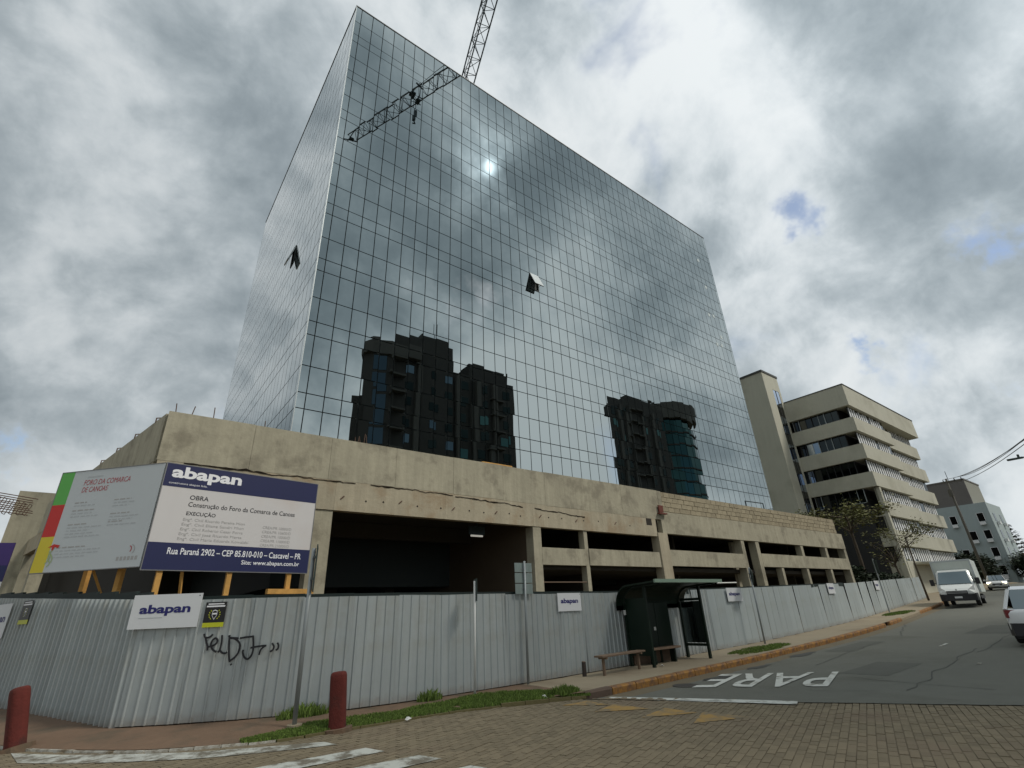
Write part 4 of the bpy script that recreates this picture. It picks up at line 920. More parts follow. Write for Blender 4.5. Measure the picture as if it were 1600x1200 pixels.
def sign_poles():
    t = thing('street_sign', 'dark street sign seen edge on, on a tall grey pole beside the bollard', 'sign', (3.19, 10.70, -.02))
    part('pole', MB().tube([(0, 0, -.2), (-.03, 0, 3.0)], .04, 10), POLE, t, I4, smooth=True); part('sign_plate', MB().boxm(T((.04, .0, 2.62)) @ RZ(math.radians(72)), .62, .02, .85), POLED, t, I4, bevel=.004)
    part('bracket', MB().box(-.05, .02, -.06, .06, 2.4, 2.45).box(-.05, .02, -.06, .06, 2.8, 2.85), POLE, t, I4); part('footing', MB().prism([(.13*math.cos(2*PI*k/10), .13*math.sin(2*PI*k/10)) for k in range(10)], -.1, .03), WALK, t, I4)
    t = thing('parking_sign', 'thin white sign post standing in the grass before the hoarding', 'sign', (7.09, 10.86, -.02))
    part('pole', MB().tube([(0, 0, -.2), (.02, 0, 2.4)], .028, 8), WHPOLE, t, I4, smooth=True); part('sign_plate', MB().boxm(T((.055, .02, 2.2)) @ RZ(math.radians(70)), .3, .015, .5), POLED, t, I4, bevel=.003)
    t = thing('route_sign', 'weathered grey sign plates seen from behind on a pole against the hoarding', 'sign', (8.97, 11.30, 0))
    part('pole', MB().tube([(0, 0, -.2), (.06, 0, 2.92)], .032, 8), POLE, t, I4, smooth=True)
    for z0, z1 in ((2.08, 2.35), (2.36, 2.62), (2.63, 2.88)): part('sign_plate', MB().boxm(T((.05, .05, (z0+z1)/2)) @ RZ(.05), .62, .015, z1-z0-.012), PLATE, t, I4, bevel=.003)
    part('bracket', MB().box(-.04, .13, .03, .045, 2.2, 2.24).box(-.04, .13, .03, .045, 2.7, 2.74), POLE, t, I4)
    t = thing('round_sign', 'round traffic sign seen edge on, on a slim pole right of the bus shelter', 'sign', (20.96, 11.45, .1))
    part('pole', MB().tube([(0, 0, -.2), (.05, 0, 2.85)], .035, 8), POLE, t, I4, smooth=True); part('sign_disc', MB().tube([(.06, -.01, 2.5), (.08, -.01, 2.5)], .32, 20), POLED, t, I4 @ T((.05, 0, 0)) @ RZ(-.85) @ T((-.05, 0, 0)))
    part('bracket', MB().box(-.03, .09, -.03, .03, 2.42, 2.46).box(-.03, .09, -.03, .03, 2.6, 2.64), POLE, t, I4)
    t = thing('far_sign', 'small sign on a slim pole beside the farthest abapan sign', 'sign', (39.6, 13.05, gz(39.6)))
    part('pole', MB().tube([(0, 0, -.2), (.05, 0, 3.2)], .04, 8), POLE, t, I4); part('sign_plate', MB().boxm(T((0, -.05, 2.7)) @ RZ(.9), .45, .02, .8), POLED, t, I4)
sign_poles()
def build_shelter():
    x0, x1 = 13.45, 16.35; yf, yb = 10.6, 11.75
    t = thing('bus_shelter', 'dark green bus shelter with curved roof standing against the hoarding', 'bus shelter', (14.9, 11.2, 0))
    arc = [(yb+.05, 1.62)]+[(yb+.05-.55*(1-math.cos(a)), 1.75+.55*math.sin(a)) for a in [k*PI/2/7 for k in range(8)]]+[(yf-.35, 2.36)]
    mb = MB(); n = len(arc)
    for x in (x0-.35, x1+.35): mb.v += [(x, y, z) for y, z in arc]; mb.v += [(x, y+.0, z-.05) for y, z in arc]
    m = 2*n
    for i in range(n-1):
        mb.f += [(i, i+1, m+i+1, m+i), (n+i, m+n+i, m+n+i+1, n+i+1), (i, n+i, n+i+1, i+1), (m+i, m+i+1, m+n+i+1, m+n+i)]
    mb.f += [(0, m, m+n, n), (n-1, 2*n-1, m+2*n-1, m+n-1)]
    part('curved_roof', mb, SHEL, t, smooth=False)
    part('front_fascia', MB().box(x0-.3, x1+.4, yf-.42, yf-.352, 2.30, 2.40), SHELT, t)
    part('back_panel', MB().box(x0+.05, x1-.75, yb-.03, yb, .42, 1.75), SHEL, t)
    part('end_panel', MB().box(x0-.02, x0+.02, yf+.35, yb-.04, .3, 1.9), SHEL, t)
    for (x, y, zt) in ((x0, yf+.3, 2.3), (x0, yb, 1.75), (x1, yf+.3, 2.3), (x1, yb, 1.75), ((x0+x1)/2, yb, 1.75)):
        part('post', MB().box(x-.04, x+.04, y-.04, y+.04, -.05, zt), SHEL, t)
    for z in (.42, 1.82): part('end_rail', MB().box(x1-.03, x1+.03, yf+.34, yb-.04, z-.04, z+.04), SHEL, t)
    part('end_glass', MB().box(x1-.008, x1+.008, yf+.36, yb-.06, .48, 1.76), glass_mat('shelter_glass', (.22, .26, .25), rough=.08), t)
    part('roof_rib', MB().tube([(x1, y, z-.07) for y, z in arc], .04, 5), SHEL, t); part('roof_rib', MB().tube([(x0, y, z-.07) for y, z in arc], .04, 5), SHEL, t)
    for (x, z, w, h) in ((13.75, 1.32, .28, .42), (14.2, 1.4, .2, .2), (14.22, 1.18, .2, .16), (14.35, 1.28, .12, .07), (13.9, .92, .09, .09), (14.75, .98, .1, .1), (13.4, 1.5, .2, .14), (13.45, .86, .08, .12)):
        part('paper_notice', MB().box(x-w/2, x+w/2, yb-.040, yb-.034, z-h/2, z+h/2), PAPER, t)
    part('seat', MB().box(x0+.5, x1-1.0, yb-.5, yb-.12, .40, .46), SEATW, t, bevel=.008)
    for x in (x0+.7, x1-1.2): part('seat_leg', MB().box(x-.03, x+.03, yb-.4, yb-.2, -.02, .40), SHEL, t)
    part('low_panel', MB().box(x0+.1, x1-.75, yb-.02, yb+.0, .02, .40), mat('brown_low_panel', (.09, .06, .04), .8, .2, 3), t)
build_shelter()
t = thing('bench', 'simple plank bench on two legs left of the bus shelter', 'bench', (12.15, 10.95, 0))
part('seat', MB().box(-1.1, 1.0, -.15, .15, .44, .485), SEATW, t, T((0, 0, 0)) @ RZ(.12), bevel=.008)
for x in (-.9, .8): part('leg', MB().box(x-.03, x+.03, -.03, .03, -.05, .39).box(x-.03, x+.03, -.14, .14, .39, .44), SEATW, t, RZ(.12))
t = thing('post_stub', 'short dark post stub at the left end of the bench', 'post', (10.85, 11.2, 0)); part('stub', MB().tube([(0, 0, -.1), (.01, 0, .34)], [.06, .055], 8), mat('dark_stub', (.045, .035, .03), .9, .2, 4), t, I4); part('cut_top', MB().tube([(.01, 0, .34), (.012, 0, .36)], [.055, .045], 8), SEATW, t, I4)

# ================================================================== VEGETATION
def grass_patch(name, label, pts_fn, n, hmin, hmax, m=GRASS):
    mb = MB(); r = random.Random(hash(label) % 1000 if False else len(label))
    k = 0; tries = 0
    while k < n and tries < n*20:
        tries += 1
        q = pts_fn(r)
        if q is None: continue
        x, y, z, s = q; a = r.uniform(0, 2*PI); h = r.uniform(hmin, hmax)*s; w = r.uniform(.008, .018); ln = r.uniform(0, .5)*h; b = r.uniform(0, 2*PI)
        dx, dy = w*math.cos(a), w*math.sin(a); ex, ey = ln*math.cos(b), ln*math.sin(b)
        mb.add([(x-dx, y-dy, z-.02), (x+dx, y+dy, z-.02), (x+ex*.4+dx*.6, y+ey*.4+dy*.6, z+h*.6), (x+ex, y+ey, z+h*.9)], [(0, 1, 2, 3)]); k += 1
    return tag(part(name, mb, m, None), label, kind='stuff')
def verge(r):
    x = r.uniform(2.3, 9.0); e = interp(EC, x) if x > .8 else 11; 
    prof = interp([(2.3, .12), (3.5, .6), (5, .45), (6.2, .6), (7.2, 1.05), (8.2, .8), (9.0, .3)], x)
    d = r.uniform(-.02, prof); y = e+d
    nn = mnoise.noise((x*1.5, y*1.9, 4.0))+.4*mnoise.noise((x*5, y*5, 1))
    if nn < -.55: return None
    s = .6+.35*max(0, nn)+.45*math.exp(-((x-7.3)/1.0)**2)
    z = -.085+min(1, d/.6)*.07 if x < 7.5 else -.05+min(1, d/.6)*.05
    return (x, y, z, s)
grass_patch('grass', 'short green grass on the corner verge beside the kerb', verge, 26000, .02, .08)
def blob(cx, cy, rx, ry):
    def f(r):
        a, d = r.uniform(0, 2*PI), math.sqrt(r.random()); x, y = cx+rx*d*math.cos(a), cy+ry*d*math.sin(a)
        return (x, y, gz(x), 1.15-d*.6) if mnoise.noise((x*2, y*2, 7)) > -.25 else None
    return f
grass_patch('grass', 'small grass patch at the foot of the round sign pole', blob(19.3, 10.75, 2.0, .55), 3500, .03, .11)
grass_patch('grass', 'small far grass patch on the pavement before the truck', blob(38.5, 12.2, 2.4, .5), 2500, .04, .14)
grass_patch('weeds', 'weeds growing at the foot of the hoarding behind the bollard', blob(3.55, 11.45, .5, .16), 500, .08, .30)
grass_patch('weeds', 'tuft of weeds at the hoarding foot midway to the thin white post', blob(6.1, 11.12, .3, .12), 300, .06, .28)
grass_patch('weeds', 'weeds at the kerb end where the grass verge stops', blob(8.55, 9.55, .45, .22), 700, .05, .2)
def tree(name, label, base, height, spread, crown_z, crown_h, m, n_leaf, seed, leaf=.22, limbs=7, tr=.14, umbrella=False, sparse=False, group=None):
    r = random.Random(seed); t = thing(name, label, 'tree', base, 0, group)
    tips = []; mb = MB()
    top = Vector((r.uniform(-.3, .3), r.uniform(-.3, .3), crown_z+crown_h*.35))
    tk = [Vector((0, 0, -.2)), Vector((r.uniform(-.1, .1), r.uniform(-.1, .1), crown_z*.5)), Vector((top.x*.6, top.y*.6, crown_z)), top]
    mb.tube(tk, [tr, tr*.8, tr*.6, tr*.25], 8)
    for k in range(limbs):
        a = 2*PI*k/limbs+r.uniform(-.4, .4); st = tk[1].lerp(tk[2], r.uniform(.5, 1)) if k % 2 else tk[2].lerp(tk[3], r.uniform(.1, .8))
        rr = spread*r.uniform(.6, 1.0); e = Vector((rr*math.cos(a), rr*math.sin(a), crown_z+crown_h*(r.uniform(.35, .7) if umbrella else r.uniform(.1, .9))))
        mid = st.lerp(e, .5)+Vector((0, 0, crown_h*.12)); mb.tube([st, mid, e], [tr*.4, tr*.26, tr*.09], 5); tips.append((mid.lerp(e, .5), e))
        for q in range(3):
            s2 = st.lerp(e, r.uniform(.4, .8)); e2 = s2+Vector((r.uniform(-1, 1), r.uniform(-1, 1), r.uniform(0, .8)))*spread*.35; mb.tube([s2, e2], [tr*.16, tr*.05], 4); tips.append((s2, e2))
    part('trunk', mb, BARK, t, I4, smooth=True)
    lf = MB(); 
    clumps = []
    for a, b in tips: 
        for q in range(2): clumps.append((a.lerp(b, r.uniform(.3, 1.1)), r.uniform(.25, .5)*spread*.55))
    if not sparse:
        for q in range(limbs*2): 
            a, d = r.uniform(0, 2*PI), math.sqrt(r.random()); clumps.append((Vector((spread*.85*d*math.cos(a), spread*.85*d*math.sin(a), crown_z+crown_h*r.uniform(.15, 1)*(1-.55*d*d))), spread*r.uniform(.18, .32)))
    for k in range(n_leaf):
        c, s = clumps[r.randrange(len(clumps))]; v = Vector((r.gauss(0, 1), r.gauss(0, 1), r.gauss(0, .6 if umbrella else .9)))*s*.5; p = c+v
        q = Matrix.Rotation(r.uniform(0, 2*PI), 3, 'Z') @ Matrix.Rotation(r.uniform(-1.2, 1.2), 3, 'X'); l = leaf*r.uniform(.5, 1.2)
        lf.add([p+q @ Vector(u)*l for u in ((-.5, 0, 0), (0, -.28, .05), (.5, 0, 0), (0, .28, .05))], [(0, 1, 2, 3)])
    part('crown', lf, m, t, I4, kind='stuff')
    return t
tree('tree', 'olive green spreading tree behind the right end of the podium', (59.0, 20.5, gz(60)), 10, 4.2, 7.3, 1.7, LEAFO, 2300, 11, .30, 8, .2, umbrella=True)
tree('tree', 'bare branched tree between the podium end and the office building', (63.5, 19.0, gz(63)), 7, 3.0, 3.2, 3.2, LEAFO, 350, 12, .25, 8, .13, sparse=True)
tree('tree', 'small thin street tree with sparse crown beside the truck', (55.0, 15.0, gz(55)), 5.5, 3.0, 4.9, 1.3, LEAFO, 1100, 13, .2, 7, .085, umbrella=True, sparse=True)
tree('tree', 'round dark tree before the blue grey building', (100, 20.8, gz(100)), 6, 2.6, 1.8, 3.6, LEAFD, 7000, 14, .35, 7, .2)
tree('tree', 'low dark tree behind the car with lit headlights', (112, 22.5, gz(110)), 5, 3.4, 1.0, 3.0, LEAFD, 6000, 16, .4, 7, .2)
tree('tree', 'broad dark tree at the far end of the street on the right', (125, 17.0, gz(120)), 6, 5.0, 1.2, 3.4, LEAFD, 8000, 17, .45, 7, .25)
def conifer():
    t = thing('pine_tree', 'tall dark pine with tiered branches at the far right', 'tree', (150, 23.2, gz(110)))
    mb = MB().tube([(0, 0, -.2), (.1, 0, 4), (0, 0, 7.4)], [.2, .13, .03], 7); r = random.Random(5); lf = MB()
    for k in range(13):
        z = 1.4+k*.46; R_ = 3.1*(1-k/14.5)+.2
        for j in range(6):
            a = j*PI/3+k*.5+r.uniform(-.2, .2); e = Vector((R_*math.cos(a), R_*math.sin(a), z+.25)); mb.tube([(0, 0, z), e], [.05, .015], 4)
            for q in range(60):
                p = Vector((0, 0, z)).lerp(e, r.uniform(.2, 1.05))+Vector((r.gauss(0, .14), r.gauss(0, .14), r.gauss(.02, .09))); M = Matrix.Rotation(r.uniform(0, 6.3), 3, 'Z') @ Matrix.Rotation(r.uniform(-1, 1), 3, 'X'); l = r.uniform(.15, .4)
                lf.add([p+M @ Vector(u)*l for u in ((-.5, 0, 0), (0, -.22, .05), (.5, 0, 0), (0, .22, .05))], [(0, 1, 2, 3)])
    PS = Matrix.Diagonal((1.3, 1.3, 1.6, 1)); part('trunk', mb, BARK, t, PS); part('crown', lf, LEAFD, t, PS, kind='stuff')
conifer()
def hedge(name, label, x0, x1, y0, y1, z0, h, m, n, seed):
    r = random.Random(seed); t = thing(name, label, 'hedge', ((x0+x1)/2, (y0+y1)/2, z0)); lf = MB(); mb = MB()
    for k in range(n):
        p = Vector((r.uniform(x0, x1), r.uniform(y0, y1), 0)); hh = h*(.8+.35*mnoise.noise((p.x*.4, p.y*.4, seed))); p.z = z0+hh*math.sqrt(r.random()); M = Matrix.Rotation(r.uniform(0, 6.3), 3, 'Z') @ Matrix.Rotation(r.uniform(-1.2, 1.2), 3, 'X'); l = r.uniform(.2, .45)
        lf.add([p+M @ Vector(u)*l for u in ((-.5, 0, 0), (0, -.28, .05), (.5, 0, 0), (0, .28, .05))], [(0, 1, 2, 3)])
    for k in range(8):
        x = x0+(x1-x0)*(k+.5)/8; y = (y0+y1)/2; mb.tube([(x, y, z0-.1), (x+.2, y+.1, z0+h*.7)], [.06, .02], 5)
    part('foliage', lf, m, t, kind='stuff'); part('stems', mb, BARK, t)
hedge('hedge', 'dark hedge filling the gap right of the podium behind the hoarding', 50, 62, 17.8, 20.5, gz(55), 3.0, LEAFD, 7000, 3)
hedge('hedge', 'low dark hedge at the far end of the street behind the cars', 96, 130, 24, 27, gz(110), 3.2, LEAFD, 7000, 4)

# ================================================================== OFFICE BUILDING, STAIR TOWER, FAR BUILDINGS
def build_office():
    X0, X1, XM, Y0, Y1 = 69.6, 95.8, 82.2, 20.0, 40.0
    t = thing('office_building', 'cream office block with ribbon windows and white blinds right of the glass tower', 'building', (X0, Y0, gz(70)))
    lev = [26.6, 23.8, 22.2, 20.4, 18.73, 16.9, 15.24, 13.5, 11.85, 10.15, 8.5, 6.8, 5.15, 1.4]   # band top, band bottom, ...
    part('core', MB().box(X0+.95, X1-.4, Y0+1.75, Y1, 1.2, 26.2), OFFD, t)
    for k in range(0, len(lev), 2):
        z1, z0 = lev[k], lev[k+1]
        if k == 0: part('band', MB().box(X0, X1, Y0, Y0+.4, z0, z1).box(X0, X0+.4, Y0+.4, Y1, z0, z1).box(X1-.4, X1, Y0+.4, Y1, z0, z1), OFFW, t)
        else:
            xs = X0 if k < 8 else X0+1.1
            part('band', MB().box(xs, XM, Y0, Y0+.4, z0, z1), OFFW, t)
            if k < 8: part('side_band', MB().box(X0, X0+.4, Y0+.41, Y1, z0, z1), OFFW, t)
            elif k > 8: part('side_band', MB().box(X0+1.1, X0+1.5, Y0+.41, Y1, z0, z1), OFFW, t)
            part('band', MB().box(XM+.01, X1, Y0+.75, Y0+1.15, z0+.1, z1+.1).box(XM-.3, XM+.0, Y0+.41, Y0+1.1, z0+.05, z1), OFFW, t)
            part('band_soffit', MB().box(xs+.01, XM-.01, Y0+.41, Y0+1.6, z0+.02, z0+.2).box(XM+.02, X1-.02, Y0+1.16, Y0+1.7, z0+.12, z0+.3), OFFW, t)
    part('roof_slab', MB().box(X0+.41, X1-.41, Y0+.41, Y1, 25.4, 25.7), OFFW, t)
    part('roof_soffit', MB().box(X0+.02, X1-.02, Y0+.41, Y0+1.6, 23.82, 24.0).box(X0+.41, X0+1.2, Y0+1.6, Y1, 23.82, 24.0), OFFW, t)
    part('roof_trim', MB().box(X0-.05, X1+.05, Y0-.06, Y0+.42, 26.6, 26.72).box(X0-.05, X0+.42, Y0+.42, Y1, 26.6, 26.72), CAPD, t)
    r = random.Random(9)
    for k in range(1, len(lev)-1, 2):
        z1, z0 = lev[k], lev[k+1]
        for (a, b, y, dz) in ((X0+.6, XM-.35, Y0+.5, 0), (XM+.1, X1-.45, Y0+1.24, .1)):
            g = part('ribbon_window', MB().box(a, b, y, y+.05, z0+dz+.02, z1+dz-.02), OFFG, t)
            sl = MB(); x = a+.1
            while x < b-.3:
                if mnoise.noise((x*.45, k*3.1, 2)) > -.34:
                    tw = r.choice((0, 0, 0, .12, -.2)) if r.random() < .15 else 0
                    M = T((x+.22, y-.03, (z0+z1)/2+dz+.02)) @ Matrix.Rotation(tw, 4, 'Y'); sl.boxm(M, .42, .03, (z1-z0)*(.86 if r.random() < .9 else .6))
                x += .78
            part('blind_slats', sl, WHSL, g, kind='stuff')
            fm = MB(); x = a
            while x < b: fm.box(x-.04, x+.04, y-.075, y-.05, z0+dz, z1+dz); x += 3.1
            part('window_mullions', fm, OFFD, g, kind='stuff')
        # side windows
        y = Y0+1.7; xx = X0+.62 if k < 9 else X0+1.9
        i = 0
        while y < Y1-2 and k < 11:
            w = 1.5; lit = r.random()
            wd = part('side_window', MB().box(xx-.06, xx-.02, y, y+w, z0+.02, z1-.03), OFFG if lit > .25 else STG, t)
            part('window_frame', MB().box(xx-.11, xx-.061, y-.05, y+.04, z0, z1).box(xx-.11, xx-.061, y, y+w, z0, z0+.07).box(xx-.11, xx-.061, y+w*.5-.03, y+w*.5+.03, z0+.07, z1), TRIM if r.random() < .6 else COPING, wd)
            y += w+.12; i += 1
    # lower floors
    part('ground_wall', MB().box(X0+1.6, X1-.5, Y0+.5, Y0+.9, 1.2, 5.1), OFFW, t)
    for x in (X0+.6, ): part('corner_column', MB().box(x, x+.55, Y0+.05, Y0+.6, 1.2, 13.4), OFFW, t)
    part('side_wall', MB().box(X0+1.6, X0+1.9, Y0+.9, Y1, 1.2, 10.1), OFFD, t)
    for x in (74.6, 80.0, 86): part('ground_door', MB().box(x, x+1.3, Y0+.44, Y0+.499, 1.6, 4.2), OFFD, t)
    part('entrance_canopy', MB().box(72.5, 84.5, Y0-1.6, Y0-.02, 4.75, 4.98), OFFW, t)
    # stair tower standing against the side
    s = thing('stair_tower', 'tall blank cream stair tower with a vertical glass strip beside the mirror tower', 'tower', (65.3, 27.5, gz(65)))
    sx0, sx1, sy0, sy1, zt = 65.3, 69.57, 27.5, 31.0, 30.4
    part('blank_wall', MB().box(sx0, sx0+2.0, sy0, sy0+.3, 1.2, zt).box(sx0, sx0+.3, sy0+.3, sy1, 1.2, zt), OFFW, s)
    part('head_wall', MB().box(sx0+2.0, sx1, sy0, sy0+.3, 28.2, zt), OFFW, s); part('pier', MB().box(sx1-.55, sx1, sy0, sy0+.3, 1.2, 28.2), OFFW, s)
    part('back_wall', MB().box(sx0+.3, sx1, sy1-.3, sy1, 1.2, zt).box(sx1-.3, sx1, sy0+.3, sy1-.3, 1.2, zt), OFFW, s)
    part('cap', MB().box(sx0-.08, sx1+.08, sy0-.08, sy1+.08, zt, zt+.3), CAPD, s)
    z = 28.2; k = 0
    while z > 4:
        h = 2.4 if k % 2 == 0 else 1.5
        part('stair_glass' if k % 2 == 0 else 'dark_spandrel', MB().box(sx0+2.03, sx1-.58, sy0+.03, sy0+.09, z-h+.04, z-.04), STG if k % 2 == 0 else OFFG, s)
        part('transom', MB().box(sx0+2.01, sx1-.56, sy0+.0, sy0+.12, z-h-.04, z-h+.04), CAPD, s); z -= h; k += 1
    part('mullion', MB().box(sx0+2.8, sx0+2.87, sy0-.01, sy0+.029, 4, 28.18), CAPD, s)
build_office()
def build_blue():
    X, Yc = 124.0, 20.2; g0 = 2.8
    t = thing('blue_grey_building', 'blue grey apartment block with a darker upper storey beyond the office', 'building', (X, Yc, g0))
    part('lower_wall', MB().box(X, X+11, Yc, 40, g0-1, 16.5), BLUEW, t)
    part('upper_wall_side', MB().box(X+.3, X+.6, 21.9, 38, 16.5, 21.0), BLUED, t); part('upper_wall', MB().box(X+.6, X+11, 21.9, 38, 16.5, 21.0), BLUED2, t)
    part('roof_trim', MB().box(X+.2, X+11.1, 21.8, 38.1, 21.0, 21.25), BLUED, t)
    part('antenna', MB().tube([(X+1, 24.2, 21.2), (X+1, 24.2, 23.2)], .05, 4), STEEL, t)
    for j, z in enumerate((14.0, 11.0, 8.0, 5.0)):
        for i, y in enumerate((21.6, 23.6, 25.6, 28.0, 31)):
            if (i+j) % 2 == 0 or i > 2 or i == 0:
                w = part('window', MB().box(X-.05, X-.005, y-.45, y+.45, z-.7, z+.7), OFFG, t); part('window_frame', MB().box(X-.09, X-.051, y-.52, y-.45, z-.75, z+.75).box(X-.09, X-.051, y+.45, y+.52, z-.75, z+.75).box(X-.09, X-.051, y-.45, y+.45, z+.7, z+.76), WHSL, w)
                if i < 3: part('air_conditioner', MB().box(X-.55, X-.1, y-.4, y+.4, z-1.35, z-.8), WHSL, t)
        for i in range(2):
            x = X+2.2+i*5.0; w = part('window', MB().box(x, x+1.3, Yc-.05, Yc-.005, z-.7, z+.7), OFFG, t); part('air_conditioner', MB().box(x+.2, x+1.0, Yc-.5, Yc-.06, z-1.35, z-.85), WHSL, t)
build_blue()
t = thing('red_roof_house', 'small house with red tiled roof at the far right edge', 'house', (180, 26, 2.8))
part('wall', MB().box(176, 186, 22.5, 30, 2, 7.6), OFFW, t); part('roof', MB().add([(175.5, 22, 7.6), (186.5, 22, 7.6), (186.5, 30.5, 7.6), (175.5, 30.5, 7.6), (178, 26.2, 10), (184, 26.2, 10)], [(0, 1, 5, 4), (1, 2, 5), (2, 3, 4, 5), (3, 0, 4), (0, 3, 2, 1)]), TILE, t)
part('window', MB().box(175.9, 175.99, 24, 25.4, 4.2, 5.8), OFFG, t)
def round_tower(t, cx, cy, r, z0, z1, m, seg=14, a0=0):
    return part('round_bay', MB().prism([(cx+r*math.cos(2*PI*k/seg+a0), cy+r*math.sin(2*PI*k/seg+a0)) for k in range(seg)], z0, z1), m, t)
def build_reflected():
    # two apartment towers across the street behind the camera; the mirror glass shows them
    t = thing('apartment_tower', 'dark apartment tower with flat crown, mirrored left of centre in the glass facade', 'building', (34, -26, 0))
    part('main_block', MB().prism([(29.5, -20.4), (40.6, -20.4), (41.0, -32), (33, -32)], -.1, 45.5), APTD, t); part('setback_block', MB().prism([(41.0, -21), (54.2, -21), (54.2, -32), (41.05, -32)], -.1, 41.5), APTD, t)
    part('rounded_wing', MB().prism([(25.4, -22.6), (26.4, -21.0), (28.2, -20.0), (29.45, -20.0), (29.45, -26.5), (27.4, -26.5)], -.1, 40.6), APTD, t)
    part('crown_slab', MB().prism([(24.9, -22.4), (25.9, -20.2), (28.2, -19.2), (34.0, -19.2), (34.0, -20.39), (29.4, -20.39), (29.4, -27), (27.2, -27)], 40.6, 43.0), APTM, t)
    part('roof_house', MB().box(35, 40.4, -30, -22, 45.5, 47.6), APTD, t); part('roof_house', MB().box(45, 53.6, -31, -22, 41.5, 44.4), APTD, t); part('left_wing', MB().prism([(24.2, -23.6), (25.6, -23.0), (27.2, -27), (26.2, -28)], -.1, 33.5), APTD, t)
    part('antenna', MB().tube([(38.5, -24, 47.5), (38.5, -24, 52)], .06, 4), STEEL, t)
    for k in range(12):
        z = 4+k*3.05
        part('bay_glass', MB().add([(26.5, -21.0, z), (28.1, -20.11, z), (28.1, -20.11, z+2.55), (26.5, -21.0, z+2.55), (26.45, -20.93, z), (28.1, -19.97, z), (28.1, -19.97, z+2.55), (26.45, -20.93, z+2.55)], [(4, 5, 6, 7), (0, 3, 2, 1), (0, 1, 5, 4), (3, 7, 6, 2)]), APTB, t)
        part('balcony_slab', MB().box(28.6, 31.2, -20.2 if False else -20.38, -19.2, z+2.7, z+3.0), APTM, t)
        for x in (31.6, 36.2, 39.2): part('window', MB().box(x, x+1.2, -20.39, -20.33, z+.9, z+2.3), APTK if (k*3+int(x)) % 4 else APTB, t)
        for x in (42.4, 46.5, 51.5): part('window', MB().box(x, x+1.6, -20.99, -20.93, z+.7, z+2.3), APTK if (k*5+int(x)) % 7 else APTG, t)
        if k < 11: part('balcony_slab', MB().box(48.6, 51.2, -20.98, -19.9, z+2.6, z+2.85), APTM, t)
    for x in (33.4, 41.0, 44.8, 49.0): part('pilaster', MB().box(x, x+.9, -20.95 if x > 41 else -20.38, -20.2 if x > 41 else -19.9, 0, 40.5), APTM, t)
    t = thing('apartment_tower', 'dark apartment tower with round teal glass corner, mirrored at lower right in the glass facade', 'building', (95, -28, 0))
    part('main_block', MB().prism([(81, -20.4), (101, -20.4), (101, -34), (98.5, -34), (87.5, -26)], -.1, 45.4), APTD, t); part('roof_house', MB().box(90, 98.5, -30, -22, 45.4, 48.2), APTD, t)
    c = (108.6, -27.2); round_tower(t, *c, 8.3, -.1, 44.5, APTG, 18)
    part('crown_ring', MB().prism([(c[0]+9.4*math.cos(2*PI*k/18), c[1]+9.4*math.sin(2*PI*k/18)) for k in range(18)], 44.5, 48.6), APTM, t)
    for k in range(13):
        z = 3.6+k*3.1
        part('floor_ring', MB().prism([(c[0]+8.5*math.cos(2*PI*j/18), c[1]+8.5*math.sin(2*PI*j/18)) for j in range(18)], z, z+.35), APTD, t)
        for x in (82.0, 85.0, 92.6, 97.6): part('window', MB().box(x, x+1.5, -20.39, -20.33, z+.9, z+2.4), APTK if (k*3+int(x)) % 5 else APTG, t)
        part('balcony_slab', MB().box(87.4, 91.6, -20.38, -19.3, z+2.5, z+2.75), APTM, t)
    for x in (84, 87, 91.8, 95.6): part('pilaster', MB().box(x, x+.8, -20.38, -19.9, 0, 44), APTM, t)
build_reflected()

# ================================================================== POWER LINE AND LAMPS
def build_lines():
    p0 = Vector((95.0, 18.6, 0)); p1 = Vector((30, -1.6, 0))
    u = thing('utility_pole', 'concrete utility pole with crossarm before the blue grey building', 'pole', (95, 18.6, gz(95)))
    part('pole', MB().tube([(0, 0, -.3), (0, 0, 14.6)], [.2, .13], 8), UTIL, u, I4, smooth=True); part('crossarm', MB().boxm(T((0, -.6, 14.1)) @ RZ(.2), .14, 2.6, .16), UTIL, u, I4)
    for y in (-1.7, -.9, .4): part('insulator', MB().tube([(0, y, 14.15), (0, y, 14.5)], [.09, .05], 6), TRIM, u, I4)
    part('transformer', MB().tube([(-.45, 0, 12.0), (-.45, 0, 12.9)], .28, 10), UTIL, u, I4)
    l = thing('street_lamp', 'street lamp arm reaching in from the right edge under the wires', 'street lamp', (36, 1.6, gz(36)))
    part('pole', MB().tube([(0, 0, -.3), (0, 0, 7.2)], [.14, .09], 8), UTIL, l, I4, smooth=True)
    part('arm', MB().tube([(0, 0, 6.8), (0, .4, 7.1), (0, 1.2, 7.28), (0, 2.3, 7.22)], .035, 6), POLE, l, I4); part('lamp_head', MB().loft([[(x, 2.1+y, 7.22+z) for x, z in ((-.1, -.03), (.1, -.03), (.08, .05), (-.08, .05))] for y in (0, .3, .62)]), POLED, l, I4); part('photocell', MB().tube([(0, 2.25, 7.26), (0, 2.25, 7.42)], .05, 6), POLED, l, I4)
    for k, (ya, za, yb_, zb) in enumerate(((16.9, 16.95, 2.1, 9.75), (17.7, 16.95, 2.3, 9.6), (19.0, 16.95, 2.9, 9.15), (18.6, 16.2, 3.0, 8.95))):
        pts = []
        for i in range(17):
            s = i/16; x = 95+(37-95)*s; y = ya+(yb_-ya)*s; z = za+(zb-za)*s-.55*4*s*(1-s); pts.append((x, y, z))
        w = thing('power_cable', ('topmost black power cable', 'second black power cable from the top', 'third black power cable from the top', 'lowest black power cable')[k]+' crossing the sky at the right', 'cable', pts[0], 0, 'power cables at the right')
        part('wire', MB().tube(pts, .024, 4), WIRE, w)
build_lines()

